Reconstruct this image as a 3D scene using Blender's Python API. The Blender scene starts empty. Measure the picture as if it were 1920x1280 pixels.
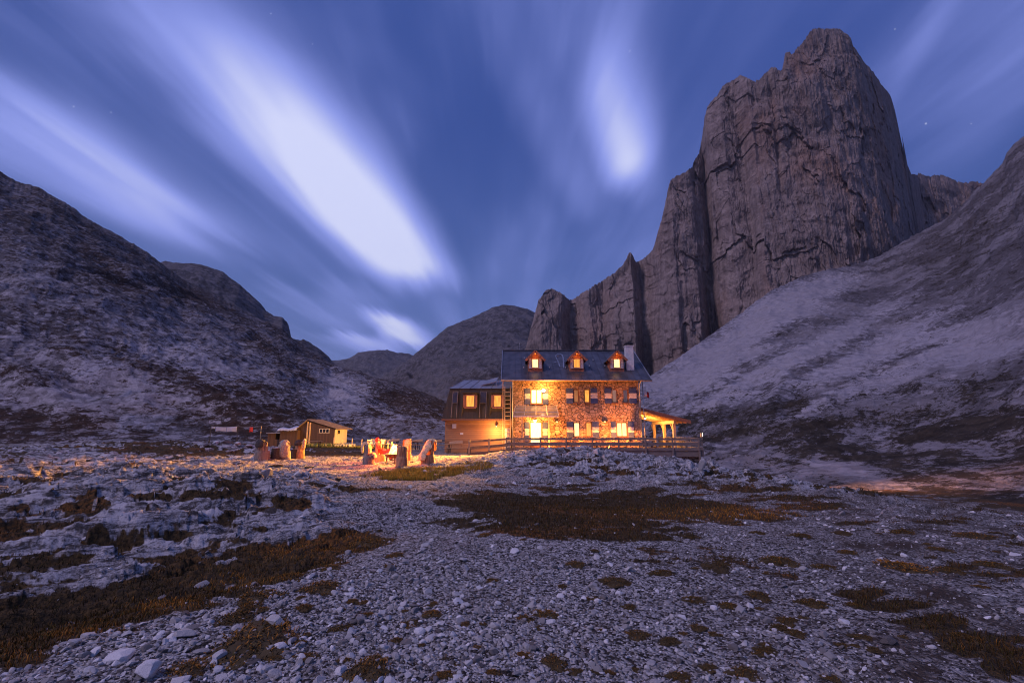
import bpy, bmesh, math, random
import numpy as np
from mathutils import Vector, Matrix

random.seed(7)
rng = np.random.default_rng(7)
scene = bpy.context.scene
col = scene.collection
R = math.radians

# ------------------------------------------------------------------ camera
F = 907.0                      # focal length in pixels of the 1920 wide photograph
PITCH = R(10.75)
CZ = 1.6
cam_d = bpy.data.cameras.new('camera')
cam = bpy.data.objects.new('camera', cam_d)
col.objects.link(cam)
cam.location = (0, 0, CZ)
cam.rotation_euler = (R(90) + PITCH, 0, 0)
cam_d.sensor_width = 36.0
cam_d.lens = 36.0 * F / 1920.0
cam_d.clip_start = 0.05
cam_d.clip_end = 20000
scene.camera = cam

CP, SP = math.cos(PITCH), math.sin(PITCH)


def ray(px, py):
    u = (px - 960.0) / F
    v = (640.0 - py) / F
    return u, CP - v * SP, SP + v * CP


def at(px, py, Y):
    """world point seen at photo pixel (px, py) at forward distance Y"""
    a, b, c = ray(px, py)
    return Vector((a / b * Y, Y, CZ + c / b * Y))


def project(x, y, z):
    dz = z - CZ
    fwd = y * CP + dz * SP
    up = -y * SP + dz * CP
    fwd = np.where(fwd < 0.05, 0.05, fwd)
    return 960 + F * x / fwd, 640 - F * up / fwd


# ------------------------------------------------------------------ node helpers
class E:
    """a small wrapper that writes shader maths as expressions"""
    def __init__(s, nt, sock):
        s.nt, s.s = nt, sock

    def _m(s, op, *args, clamp=False):
        n = s.nt.nodes.new('ShaderNodeMath')
        n.operation = op
        n.use_clamp = clamp
        for i, a in enumerate((s,) + args):
            if isinstance(a, E):
                s.nt.links.new(a.s, n.inputs[i])
            else:
                n.inputs[i].default_value = a
        return E(s.nt, n.outputs[0])

    def __add__(s, o): return s._m('ADD', o)
    def __radd__(s, o): return s._m('ADD', o)
    def __sub__(s, o): return s._m('SUBTRACT', o)
    def __mul__(s, o): return s._m('MULTIPLY', o)
    def __rmul__(s, o): return s._m('MULTIPLY', o)
    def __truediv__(s, o): return s._m('DIVIDE', o)
    def max(s, o): return s._m('MAXIMUM', o)
    def min(s, o): return s._m('MINIMUM', o)
    def pow(s, o): return s._m('POWER', o)
    def abs(s): return s._m('ABSOLUTE')
    def log(s): return s._m('LOGARITHM', math.e)
    def exp(s): return s._m('EXPONENT')
    def gt(s, o): return s._m('GREATER_THAN', o)

    def ss(s, a, b):
        """smoothstep; a > b gives the falling one"""
        n = s.nt.nodes.new('ShaderNodeMapRange')
        n.interpolation_type = 'SMOOTHSTEP'
        s.nt.links.new(s.s, n.inputs[0])
        if a < b:
            n.inputs[1].default_value, n.inputs[2].default_value = a, b
            n.inputs[3].default_value, n.inputs[4].default_value = 0, 1
        else:
            n.inputs[1].default_value, n.inputs[2].default_value = b, a
            n.inputs[3].default_value, n.inputs[4].default_value = 1, 0
        return E(s.nt, n.outputs[0])


def xyz(nt, vec):
    n = nt.nodes.new('ShaderNodeSeparateXYZ')
    nt.links.new(vec, n.inputs[0])
    return [E(nt, o) for o in n.outputs]


def comb(nt, x, y, z):
    n = nt.nodes.new('ShaderNodeCombineXYZ')
    for i, a in enumerate((x, y, z)):
        if isinstance(a, E):
            nt.links.new(a.s, n.inputs[i])
        else:
            n.inputs[i].default_value = a
    return n.outputs[0]


def noise(nt, vec, scale, detail=4, rough=0.55, dist=0.0, out=0):
    n = nt.nodes.new('ShaderNodeTexNoise')
    n.inputs['Scale'].default_value = scale
    n.inputs['Detail'].default_value = detail
    n.inputs['Roughness'].default_value = rough
    n.inputs['Distortion'].default_value = dist
    nt.links.new(vec, n.inputs['Vector'])
    return E(nt, n.outputs[out])


def mixc(nt, f, a, b):
    n = nt.nodes.new('ShaderNodeMix')
    n.data_type = 'RGBA'
    n.clamp_factor = True
    if isinstance(f, E):
        nt.links.new(f.s, n.inputs[0])
    else:
        n.inputs[0].default_value = f
    for i, c in ((6, a), (7, b)):
        if isinstance(c, (tuple, list)):
            n.inputs[i].default_value = (*c[:3], 1)
        else:
            nt.links.new(c.s if isinstance(c, E) else c, n.inputs[i])
    return n.outputs[2]


# ------------------------------------------------------------------ world: dusk sky with wind-drawn cloud
WIND = math.atan2(-10, F)      # the streaks run away from us; the high cloud on the right drifts more to the right
CW, SW = math.cos(WIND), math.sin(WIND)


def cloud_ca(px, py, wd=WIND):
    a, b, c = ray(px, py)
    x, y = a / c, b / c
    return x * math.cos(wd) - y * math.sin(wd), x * math.sin(wd) + y * math.cos(wd)


world = bpy.data.worlds.new('World')
scene.world = world
world.use_nodes = True
nt = world.node_tree
nt.nodes.clear()
tc = nt.nodes.new('ShaderNodeTexCoord')
dx, dy, dz = xyz(nt, tc.outputs['Generated'])
el = dz.max(0.035)
X = dx / el
Y = dy / el
C = X * CW - Y * SW
A = X * SW + Y * CW
LA = (A.abs().max(0.05)).log()
tex = comb(nt, C * 1.3, LA * 0.8, 0.0)
tex2 = comb(nt, C * 4.2, LA * 1.0, 3.7)
n1 = noise(nt, tex, 1.0, 3, 0.5, 0.2)
n2 = noise(nt, tex2, 1.0, 3, 0.5, 0.2)
n3 = noise(nt, comb(nt, C * 11.0, LA * 1.6, 6.3), 1.0, 3, 0.55, 0.2)
warp = (n2 - 0.5) * 0.42 + (n3 - 0.5) * 0.20


def streak(mid, left, right, near, far, amp, soft_near=0.7, soft_far=0.12, wd=WIND):
    """one drawn-out cloud: a wind line through `mid`, its flanks, its near and far ends"""
    if wd == WIND:
        Cs, LAs = C, LA
    else:
        c_, s_ = math.cos(wd), math.sin(wd)
        Cs = X * c_ - Y * s_
        LAs = ((X * s_ + Y * c_).abs().max(0.05)).log()
    c0, a0 = cloud_ca(*mid, wd)
    cl, _ = cloud_ca(*left, wd)
    cr, _ = cloud_ca(*right, wd)
    an, af = math.log(max(cloud_ca(*near, wd)[1], 0.06)), math.log(cloud_ca(*far, wd)[1])
    wl, wr = abs(c0 - cl), abs(cr - c0)
    d = Cs - c0 + warp * (0.5 * (wl + wr))
    prof = (d.ss(-wl * 1.75, wl * 0.05)) * (d.ss(wr * 1.75, -wr * 0.05))
    along = LAs + (n2 - 0.5) * 0.42 + (n3 - 0.5) * 0.10
    run = along.ss(an - soft_near, an + soft_near) * along.ss(af + soft_far, af - soft_far)
    return prof * run * amp


W2 = math.atan2(330, F)
W3 = math.atan2(85, F)
clouds = [
    streak((702, 430), (608, 430), (790, 430), (580, 275), (738, 532), 1.0, 0.45, 0.16, W3),
    streak((440, 150), (300, 150), (585, 150), (300, -90), (700, 480), 0.46, 0.45, 0.25, W3),
    streak((250, 345), (110, 345), (345, 345), (-60, 150), (370, 440), 0.34, 0.5, 0.18),
    streak((320, 425), (240, 425), (390, 425), (120, 310), (395, 475), 0.36, 0.4, 0.2),
    streak((90, 215), (50, 215), (130, 215), (-100, 60), (330, 400), 0.16, 0.5, 0.2),
    streak((1168, 270), (1118, 270), (1222, 270), (1150, 160), (1185, 345), 0.66, 0.30, 0.14, W2),
    streak((1135, 130), (1035, 130), (1225, 130), (1110, -20), (1180, 330), 0.30, 0.4, 0.3, W2),
    streak((1030, 250), (980, 250), (1085, 250), (990, 60), (1080, 400), 0.18, 0.3, 0.2, W2),
    streak((1735, 70), (1708, 70), (1760, 70), (1780, 20), (1690, 145), 0.20, 0.3, 0.25, W2),
    streak((1880, 200), (1770, 200), (1990, 200), (1990, 40), (1760, 330), 0.18, 0.4, 0.3, W2),
    streak((770, 632), (735, 632), (805, 632), (720, 600), (790, 660), 0.95, 0.1, 0.12),
    streak((700, 648), (640, 648), (760, 648), (640, 630), (740, 662), 0.46, 0.06, 0.12),
    streak((640, 585), (560, 585), (760, 585), (520, 540), (740, 620), 0.16, 0.1, 0.12),
]
den = clouds[0]
for cnode in clouds[1:]:
    den = den + cnode
n0 = noise(nt, comb(nt, C * 0.8, LA * 0.55, 9.1), 1.0, 2, 0.5, 0.3)
veil = n3.ss(0.40, 0.75) * 0.035 + n1.ss(0.36, 0.72) * 0.17 + n2.ss(0.40, 0.78) * 0.07 + n0.ss(0.40, 0.65) * 0.10
den = (den * (n1 * 0.8 + 0.55) + veil)._m('MINIMUM', 1.12)
base = mixc(nt, dz.ss(0.02, 0.62), (0.074, 0.134, 0.400), (0.028, 0.066, 0.290))
mid_c = mixc(nt, den.ss(0.0, 0.62), base, (0.270, 0.330, 0.840))
skyc = mixc(nt, den.ss(0.45, 1.10), mid_c, (0.680, 0.715, 1.000))
lowd = mixc(nt, dz.ss(-0.02, 0.03), (0.05, 0.05, 0.09), skyc)
# stars: a handful of faint points
star = None
for (sx, sy, sz_) in ((508, 26, 1.2), (1181, 96, 1.3), (1736, 232, 1.6), (1104, 178, 1.0), (138, 200, 1.2), (208, 211, 1.0), (586, 83, 0.9), (1678, 55, 1.0), (1821, 232, 0.9)):
    d = Vector(ray(sx, sy)).normalized()
    dot = dx * d.x + dy * d.y + dz * d.z
    lim = math.cos(0.00062 * sz_)
    s_ = dot.ss(lim - (1 - lim) * 1.5, lim)
    star = s_ if star is None else star + s_
starc = mixc(nt, star * 0.4, lowd, (0.75, 0.78, 1.0))
sky = nt.nodes.new('ShaderNodeTexSky')
sky.sky_type = 'NISHITA'
sky.sun_disc = False
sky.sun_elevation = R(3)
sky.sun_rotation = R(-40)
sky.altitude = 2500
bg1 = nt.nodes.new('ShaderNodeBackground')
nt.links.new(starc, bg1.inputs[0])
bg1.inputs[1].default_value = 1.0
bg2 = nt.nodes.new('ShaderNodeBackground')
tint = mixc(nt, 0.75, sky.outputs[0], (0.05, 0.06, 0.12))
nt.links.new(tint, bg2.inputs[0])
bg2.inputs[1].default_value = 0.05
add = nt.nodes.new('ShaderNodeAddShader')
nt.links.new(bg1.outputs[0], add.inputs[0])
nt.links.new(bg2.outputs[0], add.inputs[1])
wo = nt.nodes.new('ShaderNodeOutputWorld')
nt.links.new(add.outputs[0], wo.inputs[0])

sun_d = bpy.data.lights.new('sun', 'SUN')
sun_d.energy = 1.5
sun_d.angle = R(12)
sun_d.color = (0.95, 0.755, 1.0)
sun = bpy.data.objects.new('sun', sun_d)
col.objects.link(sun)
# from high on the left, slightly behind the camera
sun_dir = Vector((0.62, 0.34, -0.72)).normalized()
sun.rotation_euler = sun_dir.to_track_quat('-Z', 'Y').to_euler()
sun.location = (-30, -20, 60)

scene.render.engine = 'CYCLES'
scene.view_settings.view_transform = 'Standard'
scene.view_settings.look = 'None'
scene.view_settings.exposure = 0.0
scene.view_settings.gamma = 1.0
cy = scene.cycles
cy.use_denoising = True
scene.cycles.filter_width = 1.1
cy.max_bounces = 6
cy.diffuse_bounces = 3
cy.glossy_bounces = 2
cy.transmission_bounces = 3
cy.sample_clamp_indirect = 4.0
cy.caustics_reflective = False
cy.caustics_refractive = False

# ------------------------------------------------------------------ numpy noise
_perm = rng.permutation(512).astype(np.int64)
_g = rng.normal(size=(512, 3))
_g /= np.linalg.norm(_g, axis=1)[:, None]
_g = _g.astype(np.float32)


def perlin(x, y, z):
    x = np.asarray(x, np.float32); y = np.asarray(y, np.float32); z = np.asarray(z, np.float32)
    x, y, z = np.broadcast_arrays(x, y, z)
    xi = np.floor(x).astype(np.int64); yi = np.floor(y).astype(np.int64); zi = np.floor(z).astype(np.int64)
    xf = x - xi; yf = y - yi; zf = z - zi
    fu = xf * xf * xf * (xf * (xf * 6 - 15) + 10)
    fv = yf * yf * yf * (yf * (yf * 6 - 15) + 10)
    fw = zf * zf * zf * (zf * (zf * 6 - 15) + 10)

    def gr(i, j, k):
        h = _perm[(_perm[(_perm[(xi + i) & 511] + yi + j) & 511] + zi + k) & 511]
        g = _g[h]
        return g[..., 0] * (xf - i) + g[..., 1] * (yf - j) + g[..., 2] * (zf - k)
    x00 = gr(0, 0, 0) * (1 - fu) + gr(1, 0, 0) * fu
    x10 = gr(0, 1, 0) * (1 - fu) + gr(1, 1, 0) * fu
    x01 = gr(0, 0, 1) * (1 - fu) + gr(1, 0, 1) * fu
    x11 = gr(0, 1, 1) * (1 - fu) + gr(1, 1, 1) * fu
    return ((x00 * (1 - fv) + x10 * fv) * (1 - fw) + (x01 * (1 - fv) + x11 * fv) * fw) * 1.5


def fbm(x, y, z, oct=4, gain=0.5, lac=2.03):
    s = 0; a = 1.0; t = 0
    for o in range(oct):
        s = s + a * perlin(x + 17.3 * o, y - 9.1 * o, z + 5.7 * o)
        t += a; a *= gain
        x = x * lac; y = y * lac; z = z * lac
    return s / t


def ridged(x, y, z, oct=4, gain=0.5, lac=2.07):
    s = 0; a = 1.0; t = 0
    for o in range(oct):
        s = s + a * (1 - np.abs(perlin(x + 31.3 * o, y + 4.1 * o, z - 8.7 * o)) * 1.6)
        t += a; a *= gain
        x = x * lac; y = y * lac; z = z * lac
    return s / t


def sstep(x, a, b):
    t = np.clip((x - a) / (b - a), 0, 1)   # a > b gives the falling one
    return t * t * (3 - 2 * t)


def facets(u, v, seed_, tilt):
    # each cell of a wandering grid is one broken-off plane with its own set-back and lean
    g_ = np.random.default_rng(seed_)
    J = g_.random((128, 128, 5))
    ui, vi = np.floor(u).astype(int), np.floor(v).astype(int)
    best = np.full(u.shape, 1e9); out = np.zeros(u.shape)
    for a_ in (-1, 0, 1):
        for b_ in (-1, 0, 1):
            j_ = J[(ui + a_) & 127, (vi + b_) & 127]
            du, dv = u - (ui + a_ + j_[..., 0]), v - (vi + b_ + j_[..., 1])
            d_ = np.abs(du) ** 1.4 + np.abs(dv) ** 1.4
            k_ = d_ < best
            best = np.where(k_, d_, best)
            out = np.where(k_, (j_[..., 2] - .5) + tilt * (du * (j_[..., 3] - .5) + dv * (j_[..., 4] - .5)), out)
    return out


# ------------------------------------------------------------------ object helpers
def tag(o, label=None, cat=None, group=None, kind=None):
    if label: o['label'] = label
    if cat: o['category'] = cat
    if group: o['group'] = group
    if kind: o['kind'] = kind
    return o


def empty(name, loc=(0, 0, 0), label=None, cat=None, group=None, rz=0.0):
    o = bpy.data.objects.new(name, None)
    o.empty_display_size = 0.3
    col.objects.link(o)
    o.location = loc
    o.rotation_euler = (0, 0, rz)
    return tag(o, label, cat, group)


def wloc(o):
    v = Vector((0, 0, 0))
    while o is not None:
        v = v + Vector(o.location)
        o = o.parent
    return v


def np_mesh(name, v, faces, mat, kind=None, parent=None, smooth=True, colors=None, cname='mask', normals=None):
    me = bpy.data.meshes.new(name)
    v = np.ascontiguousarray(v, np.float32)
    faces = np.ascontiguousarray(faces, np.int32)
    k = faces.shape[1]
    me.vertices.add(len(v))
    me.vertices.foreach_set('co', v.ravel())
    me.loops.add(faces.size)
    me.loops.foreach_set('vertex_index', faces.ravel())
    me.polygons.add(len(faces))
    me.polygons.foreach_set('loop_start', np.arange(0, faces.size, k, dtype=np.int32))
    me.polygons.foreach_set('loop_total', np.full(len(faces), k, np.int32))
    if smooth:
        me.polygons.foreach_set('use_smooth', np.ones(len(faces), bool))
    else:
        me.polygons.foreach_set('use_smooth', np.zeros(len(faces), bool))
    if colors is not None:
        at_ = me.attributes.new(cname, 'FLOAT_COLOR', 'POINT')
        c4 = np.ones((len(v), 4), np.float32)
        c4[:, :colors.shape[1]] = colors
        at_.data.foreach_set('color', c4.ravel())
    me.update(calc_edges=True)
    me.materials.append(mat)
    o = bpy.data.objects.new(name, me)
    col.objects.link(o)
    if parent: o.parent = parent
    if kind: o['kind'] = kind
    return o


def grid_faces(nr, nc, wrap=False):
    r = np.arange(nr - 1)[:, None]
    c = np.arange(nc if wrap else nc - 1)[None, :]
    c2 = (c + 1) % nc
    return np.stack([r * nc + c, r * nc + c2, (r + 1) * nc + c2, (r + 1) * nc + c], -1).reshape(-1, 4)


class MB:
    def __init__(s):
        s.v = []; s.f = []; s.m = []

    def add(s, vs, fs, mi=0):
        b = len(s.v)
        s.v += [Vector(p) for p in vs]
        for f in fs:
            s.f.append([b + i for i in f]); s.m.append(mi)
        return s

    def box(s, a, b, mi=0):
        x0, y0, z0 = (min(a[i], b[i]) for i in range(3))
        x1, y1, z1 = (max(a[i], b[i]) for i in range(3))
        return s.add([(x0, y0, z0), (x1, y0, z0), (x1, y1, z0), (x0, y1, z0), (x0, y0, z1), (x1, y0, z1), (x1, y1, z1), (x0, y1, z1)],
                     [(0, 3, 2, 1), (4, 5, 6, 7), (0, 1, 5, 4), (1, 2, 6, 5), (2, 3, 7, 6), (3, 0, 4, 7)], mi)

    def beam(s, p0, p1, w, h, up=(0, 0, 1), mi=0):
        p0 = Vector(p0); p1 = Vector(p1)
        d = (p1 - p0).normalized(); up = Vector(up)
        sd = d.cross(up)
        if sd.length < 1e-5: sd = d.cross(Vector((1, 0, 0)))
        sd.normalize(); u = sd.cross(d).normalized()
        sd = sd * w / 2; u = u * h / 2
        vs = [p0 - sd - u, p0 + sd - u, p0 + sd + u, p0 - sd + u, p1 - sd - u, p1 + sd - u, p1 + sd + u, p1 - sd + u]
        return s.add(vs, [(0, 3, 2, 1), (4, 5, 6, 7), (0, 1, 5, 4), (1, 2, 6, 5), (2, 3, 7, 6), (3, 0, 4, 7)], mi)

    def tube(s, pts, r, n=8, mi=0, caps=True):
        pts = [Vector(p) for p in pts]
        rs = r if isinstance(r, (list, tuple)) else [r] * len(pts)
        b = len(s.v)
        ref = Vector((0.13, 0.31, 0.94))
        for i, p in enumerate(pts):
            d = (pts[min(i + 1, len(pts) - 1)] - pts[max(i - 1, 0)]).normalized()
            q = ref if abs(d.dot(ref)) < 0.95 else Vector((1, 0, 0))
            a = d.cross(q).normalized(); c = d.cross(a).normalized()
            for k in range(n):
                t = 2 * math.pi * k / n
                s.v.append(p + (a * math.cos(t) + c * math.sin(t)) * rs[i])
        for i in range(len(pts) - 1):
            for k in range(n):
                s.f.append([b + i * n + k, b + i * n + (k + 1) % n, b + (i + 1) * n + (k + 1) % n, b + (i + 1) * n + k]); s.m.append(mi)
        if caps:
            s.f.append([b + k for k in range(n)][::-1]); s.m.append(mi)
            e = b + (len(pts) - 1) * n
            s.f.append([e + k for k in range(n)]); s.m.append(mi)
        return s

    def prism(s, poly, vec, mi=0):
        n = len(poly)
        p = [Vector(q) for q in poly]; w = Vector(vec)
        return s.add(p + [q + w for q in p],
                     [list(range(n))[::-1], list(range(n, 2 * n))] + [(i, (i + 1) % n, n + (i + 1) % n, n + i) for i in range(n)], mi)

    def quad(s, a, b, c, d, mi=0):
        return s.add([a, b, c, d], [(0, 1, 2, 3)], mi)

    def ball(s, c, r, nu=12, nv=8, jit=0.0, mi=0):
        c = Vector(c)
        rx, ry, rz = r if isinstance(r, (tuple, list)) else (r, r, r)
        b = len(s.v)
        for j in range(nv + 1):
            t = math.pi * j / nv
            for i in range(nu):
                p = 2 * math.pi * i / nu
                k = 1 + random.uniform(-jit, jit)
                s.v.append(c + Vector((rx * math.sin(t) * math.cos(p) * k, ry * math.sin(t) * math.sin(p) * k, rz * math.cos(t) * k)))
        for j in range(nv):
            for i in range(nu):
                s.f.append([b + j * nu + i, b + (j + 1) * nu + i, b + (j + 1) * nu + (i + 1) % nu, b + j * nu + (i + 1) % nu]); s.m.append(mi)
        return s

    def build(s, name, mats, parent=None, smooth=False, bevel=0.0, local=False):
        me = bpy.data.meshes.new(name)
        off = Vector((0, 0, 0)) if (parent is None or local) else wloc(parent)
        me.from_pydata([tuple(p - off) for p in s.v], [], s.f)
        if not isinstance(mats, (list, tuple)): mats = [mats]
        for m in mats: me.materials.append(m)
        bm = bmesh.new(); bm.from_mesh(me)
        for f, mi in zip(bm.faces, s.m):
            f.material_index = mi; f.smooth = smooth
        bmesh.ops.remove_doubles(bm, verts=bm.verts, dist=1e-5)
        bmesh.ops.recalc_face_normals(bm, faces=bm.faces)
        bm.to_mesh(me); bm.free()
        o = bpy.data.objects.new(name, me)
        col.objects.link(o)
        if parent: o.parent = parent
        if bevel:
            m = o.modifiers.new('bevel', 'BEVEL'); m.width = bevel; m.segments = 2; m.limit_method = 'ANGLE'
        return o


def copy_tree(o, parent=None):
    c = o.copy(); col.objects.link(c)
    if parent: c.parent = parent
    for ch in list(o.children): copy_tree(ch, c)
    return c


# ------------------------------------------------------------------ materials
def new_mat(name):
    m = bpy.data.materials.new(name)
    m.use_nodes = True
    t = m.node_tree
    b = t.nodes['Principled BSDF']
    c = t.nodes.new('ShaderNodeTexCoord')
    return m, t, b, c.outputs['Object']


def set_bump(t, b, h, strength=0.5, dist=0.02):
    n = t.nodes.new('ShaderNodeBump')
    n.inputs['Strength'].default_value = strength
    n.inputs['Distance'].default_value = dist
    t.links.new(h.s, n.inputs['Height'])
    t.links.new(n.outputs[0], b.inputs['Normal'])


def simple(name, c, rough=0.7, var=0.25, scale=6, metal=0.0, bump=0.0, stretch=(1, 1, 1)):
    m, t, b, o = new_mat(name)
    x, y, z = xyz(t, o)
    v = comb(t, x * stretch[0], y * stretch[1], z * stretch[2])
    n = noise(t, v, scale, 5, 0.6)
    lo = tuple(k * (1 - var) for k in c); hi = tuple(min(1, k * (1 + var)) for k in c)
    t.links.new(mixc(t, n.ss(0.3, 0.7), lo, hi), b.inputs['Base Color'])
    b.inputs['Roughness'].default_value = rough
    b.inputs['Metallic'].default_value = metal
    if bump: set_bump(t, b, n, bump, 0.02)
    return m


def planks(name, c, dark, axis='z', pitch=0.16, rough=0.75):
    """sawn boards: a tone for each board, a groove between them, grain along them"""
    m, t, b, o = new_mat(name)
    x, y, z = xyz(t, o)
    k = {'x': x, 'y': y, 'z': z, 'xy': x + y}[axis] / pitch
    idx = k._m('FLOOR'); fr = k._m('FRACT')
    wn = t.nodes.new('ShaderNodeTexWhiteNoise'); wn.noise_dimensions = '1D'
    t.links.new(idx.s, wn.inputs['W'])
    w = E(t, wn.outputs['Value'])
    if axis == 'z': gv = comb(t, x * 1.2, y * 1.2, z * 22)
    else: gv = comb(t, x * 22, y * 22, z * 1.2)
    g = noise(t, gv, 1.0, 4, 0.6, 0.3)
    f = (w * 0.6 + g * 0.5)._m('MINIMUM', 1.0)
    groove = fr.ss(0.0, 0.07) * fr.ss(1.0, 0.95)
    colr = mixc(t, groove, tuple(q * 0.3 for q in dark), mixc(t, f, dark, c))
    t.links.new(colr, b.inputs['Base Color'])
    b.inputs['Roughness'].default_value = rough
    set_bump(t, b, groove + g * 0.2, 0.6, 0.012)
    return m


def emit(name, c, strength, vary=0.0, scale=(6, 6, 2)):
    m, t, b, o = new_mat(name)
    b.inputs['Base Color'].default_value = (0.02, 0.02, 0.02, 1)
    x, y, z = xyz(t, o)
    n = noise(t, comb(t, x * scale[0], y * scale[1], z * scale[2]), 1.0, 3, 0.6)
    lo = tuple(q * (1 - vary) for q in c)
    t.links.new(mixc(t, n.ss(0.32, 0.68), lo, c), b.inputs['Emission Color'])
    b.inputs['Emission Strength'].default_value = strength
    b.inputs['Roughness'].default_value = 0.15
    return m


def mat_stone_wall():
    m, t, b, o = new_mat('rubble_stone_wall')
    x, y, z = xyz(t, o)
    v0 = comb(t, x * 1.0, y * 1.0, z * 1.25)
    dn = t.nodes.new('ShaderNodeTexNoise'); dn.inputs['Scale'].default_value = 2.2; dn.inputs['Detail'].default_value = 2
    t.links.new(v0, dn.inputs['Vector'])
    vm = t.nodes.new('ShaderNodeVectorMath'); vm.operation = 'MULTIPLY_ADD'
    t.links.new(dn.outputs['Color'], vm.inputs[0]); vm.inputs[1].default_value = (0.22, 0.22, 0.22); t.links.new(v0, vm.inputs[2])
    ve = t.nodes.new('ShaderNodeTexVoronoi'); ve.feature = 'DISTANCE_TO_EDGE'; ve.inputs['Scale'].default_value = 3.3; ve.inputs['Randomness'].default_value = 0.95
    t.links.new(vm.outputs[0], ve.inputs['Vector'])
    vc = t.nodes.new('ShaderNodeTexVoronoi'); vc.inputs['Scale'].default_value = 3.3; vc.inputs['Randomness'].default_value = 0.95
    t.links.new(vm.outputs[0], vc.inputs['Vector'])
    cr, cg, cb = xyz(t, vc.outputs['Color'])
    d = E(t, ve.outputs['Distance'])
    g = noise(t, o, 14, 5, 0.65)
    st = mixc(t, cr, (0.22, 0.135, 0.090), (0.47, 0.325, 0.235))
    st = mixc(t, g.ss(0.35, 0.7) * 0.5, st, (0.23, 0.145, 0.10))
    mort = d.ss(0.014, 0.065)
    t.links.new(mixc(t, mort, (0.035, 0.026, 0.020), st), b.inputs['Base Color'])
    b.inputs['Roughness'].default_value = 0.9
    set_bump(t, b, mort * (cg * 0.6 + 0.7) + g * 0.25, 0.9, 0.05)
    return m


M = {}
M['stone_wall'] = mat_stone_wall()
M['metal_roof'] = simple('dark_sheet_metal', (0.085, 0.085, 0.10), 0.45, 0.35, 1.4, 0.4, 0.05, (1, 1, 1))
M['pale_metal'] = simple('pale_zinc_sheet', (0.30, 0.31, 0.35), 0.4, 0.2, 1.6, 0.5, 0.05)
M['shingle'] = planks('dark_shingle_cladding', (0.042, 0.032, 0.027), (0.022, 0.017, 0.015), 'x', 0.22, 0.85)
M['larch'] = planks('orange_larch_boards', (0.46, 0.235, 0.115), (0.24, 0.105, 0.05), 'z', 0.17, 0.7)
M['red_wood'] = simple('red_stained_wood', (0.33, 0.12, 0.06), 0.65, 0.25, 9, 0, 0.1, (1, 1, 0.3))
M['white_wood'] = simple('white_painted_wood', (0.54, 0.51, 0.50), 0.6, 0.1, 8)
M['blue_wood'] = simple('blue_painted_wood', (0.035, 0.062, 0.18), 0.55, 0.2, 8)
M['frame_wood'] = simple('brown_window_wood', (0.20, 0.085, 0.045), 0.6, 0.2, 12)
M['honey_wood'] = simple('honey_pine_timber', (0.60, 0.40, 0.20), 0.6, 0.2, 7, 0, 0.1, (3, 3, 0.4))
M['grey_wood'] = planks('weathered_brown_boards_shade_tone', (0.090, 0.046, 0.031), (0.038, 0.021, 0.016), 'x', 0.19, 0.9)  # brown boards, darkened to paint in the shade on the shed front
M['lit_wood_y'] = planks('weathered_boards_lit_tone', (0.66, 0.58, 0.45), (0.46, 0.39, 0.29), 'y', 0.17, 0.9)  # same boards paled, lamplight on the shed side put into the colour
M['rail_wood'] = simple('grey_brown_rail_wood', (0.20, 0.155, 0.13), 0.85, 0.3, 5, 0, 0.2, (0.4, 3, 6))
M['deck_wood'] = planks('deck_boards', (0.30, 0.22, 0.16), (0.18, 0.13, 0.10), 'y', 0.14, 0.8)
M['table_wood'] = simple('orange_pine_table', (0.48, 0.27, 0.13), 0.6, 0.25, 6, 0, 0.1, (0.5, 5, 3))
M['dark_metal'] = simple('dark_iron', (0.045, 0.045, 0.05), 0.55, 0.3, 9, 0.5)
M['steel'] = simple('galvanised_steel', (0.48, 0.48, 0.50), 0.45, 0.15, 9, 0.6)
M['panel_glass'] = simple('dark_solar_glass', (0.03, 0.032, 0.05), 0.18, 0.2, 3)
M['glass_dark'] = simple('dark_window_glass', (0.012, 0.013, 0.018), 0.1, 0.2, 3)
M['chimney'] = simple('white_rendered_chimney', (0.62, 0.60, 0.60), 0.85, 0.12, 5, 0, 0.1)
M['plaster'] = simple('grey_plaster', (0.34, 0.31, 0.30), 0.9, 0.2, 3, 0, 0.1)
M['paper'] = simple('white_notice', (0.75, 0.72, 0.72), 0.7, 0.08, 20)
M['log'] = simple('weathered_log_wood', (0.36, 0.18, 0.095), 0.85, 0.45, 7, 0, 0.6, (2.5, 2.5, 0.35))
M['log_grey'] = simple('grey_log_wood', (0.17, 0.145, 0.135), 0.85, 0.4, 7, 0, 0.6, (2.5, 2.5, 0.35))
M['log_end'] = simple('cut_log_face', (0.50, 0.36, 0.23), 0.85, 0.3, 9, 0, 0.2)
M['skin_white'] = simple('cream_sheepskin', (0.62, 0.42, 0.25), 0.95, 0.25, 16, 0, 1.0)
M['skin_grey'] = simple('grey_sheepskin', (0.30, 0.265, 0.24), 0.95, 0.3, 16, 0, 1.0)
M['skin_dark'] = simple('dark_sheepskin', (0.035, 0.032, 0.035), 0.95, 0.35, 16, 0, 1.0)
M['skin_tan'] = simple('tan_sheepskin', (0.50, 0.33, 0.22), 0.95, 0.3, 16, 0, 1.0)
M['red_cloth'] = simple('red_woollen_cloth', (0.52, 0.035, 0.03), 0.9, 0.3, 11, 0, 0.4)
M['dark_red_cloth'] = simple('dark_red_trousers', (0.30, 0.03, 0.035), 0.9, 0.3, 11, 0, 0.4)
M['face'] = simple('skin', (0.55, 0.33, 0.25), 0.6, 0.08, 12)
M['hair'] = simple('brown_hair', (0.06, 0.035, 0.02), 0.7, 0.3, 30)
M['sheet'] = simple('white_linen', (0.36, 0.39, 0.56), 0.9, 0.06, 5)
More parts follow.
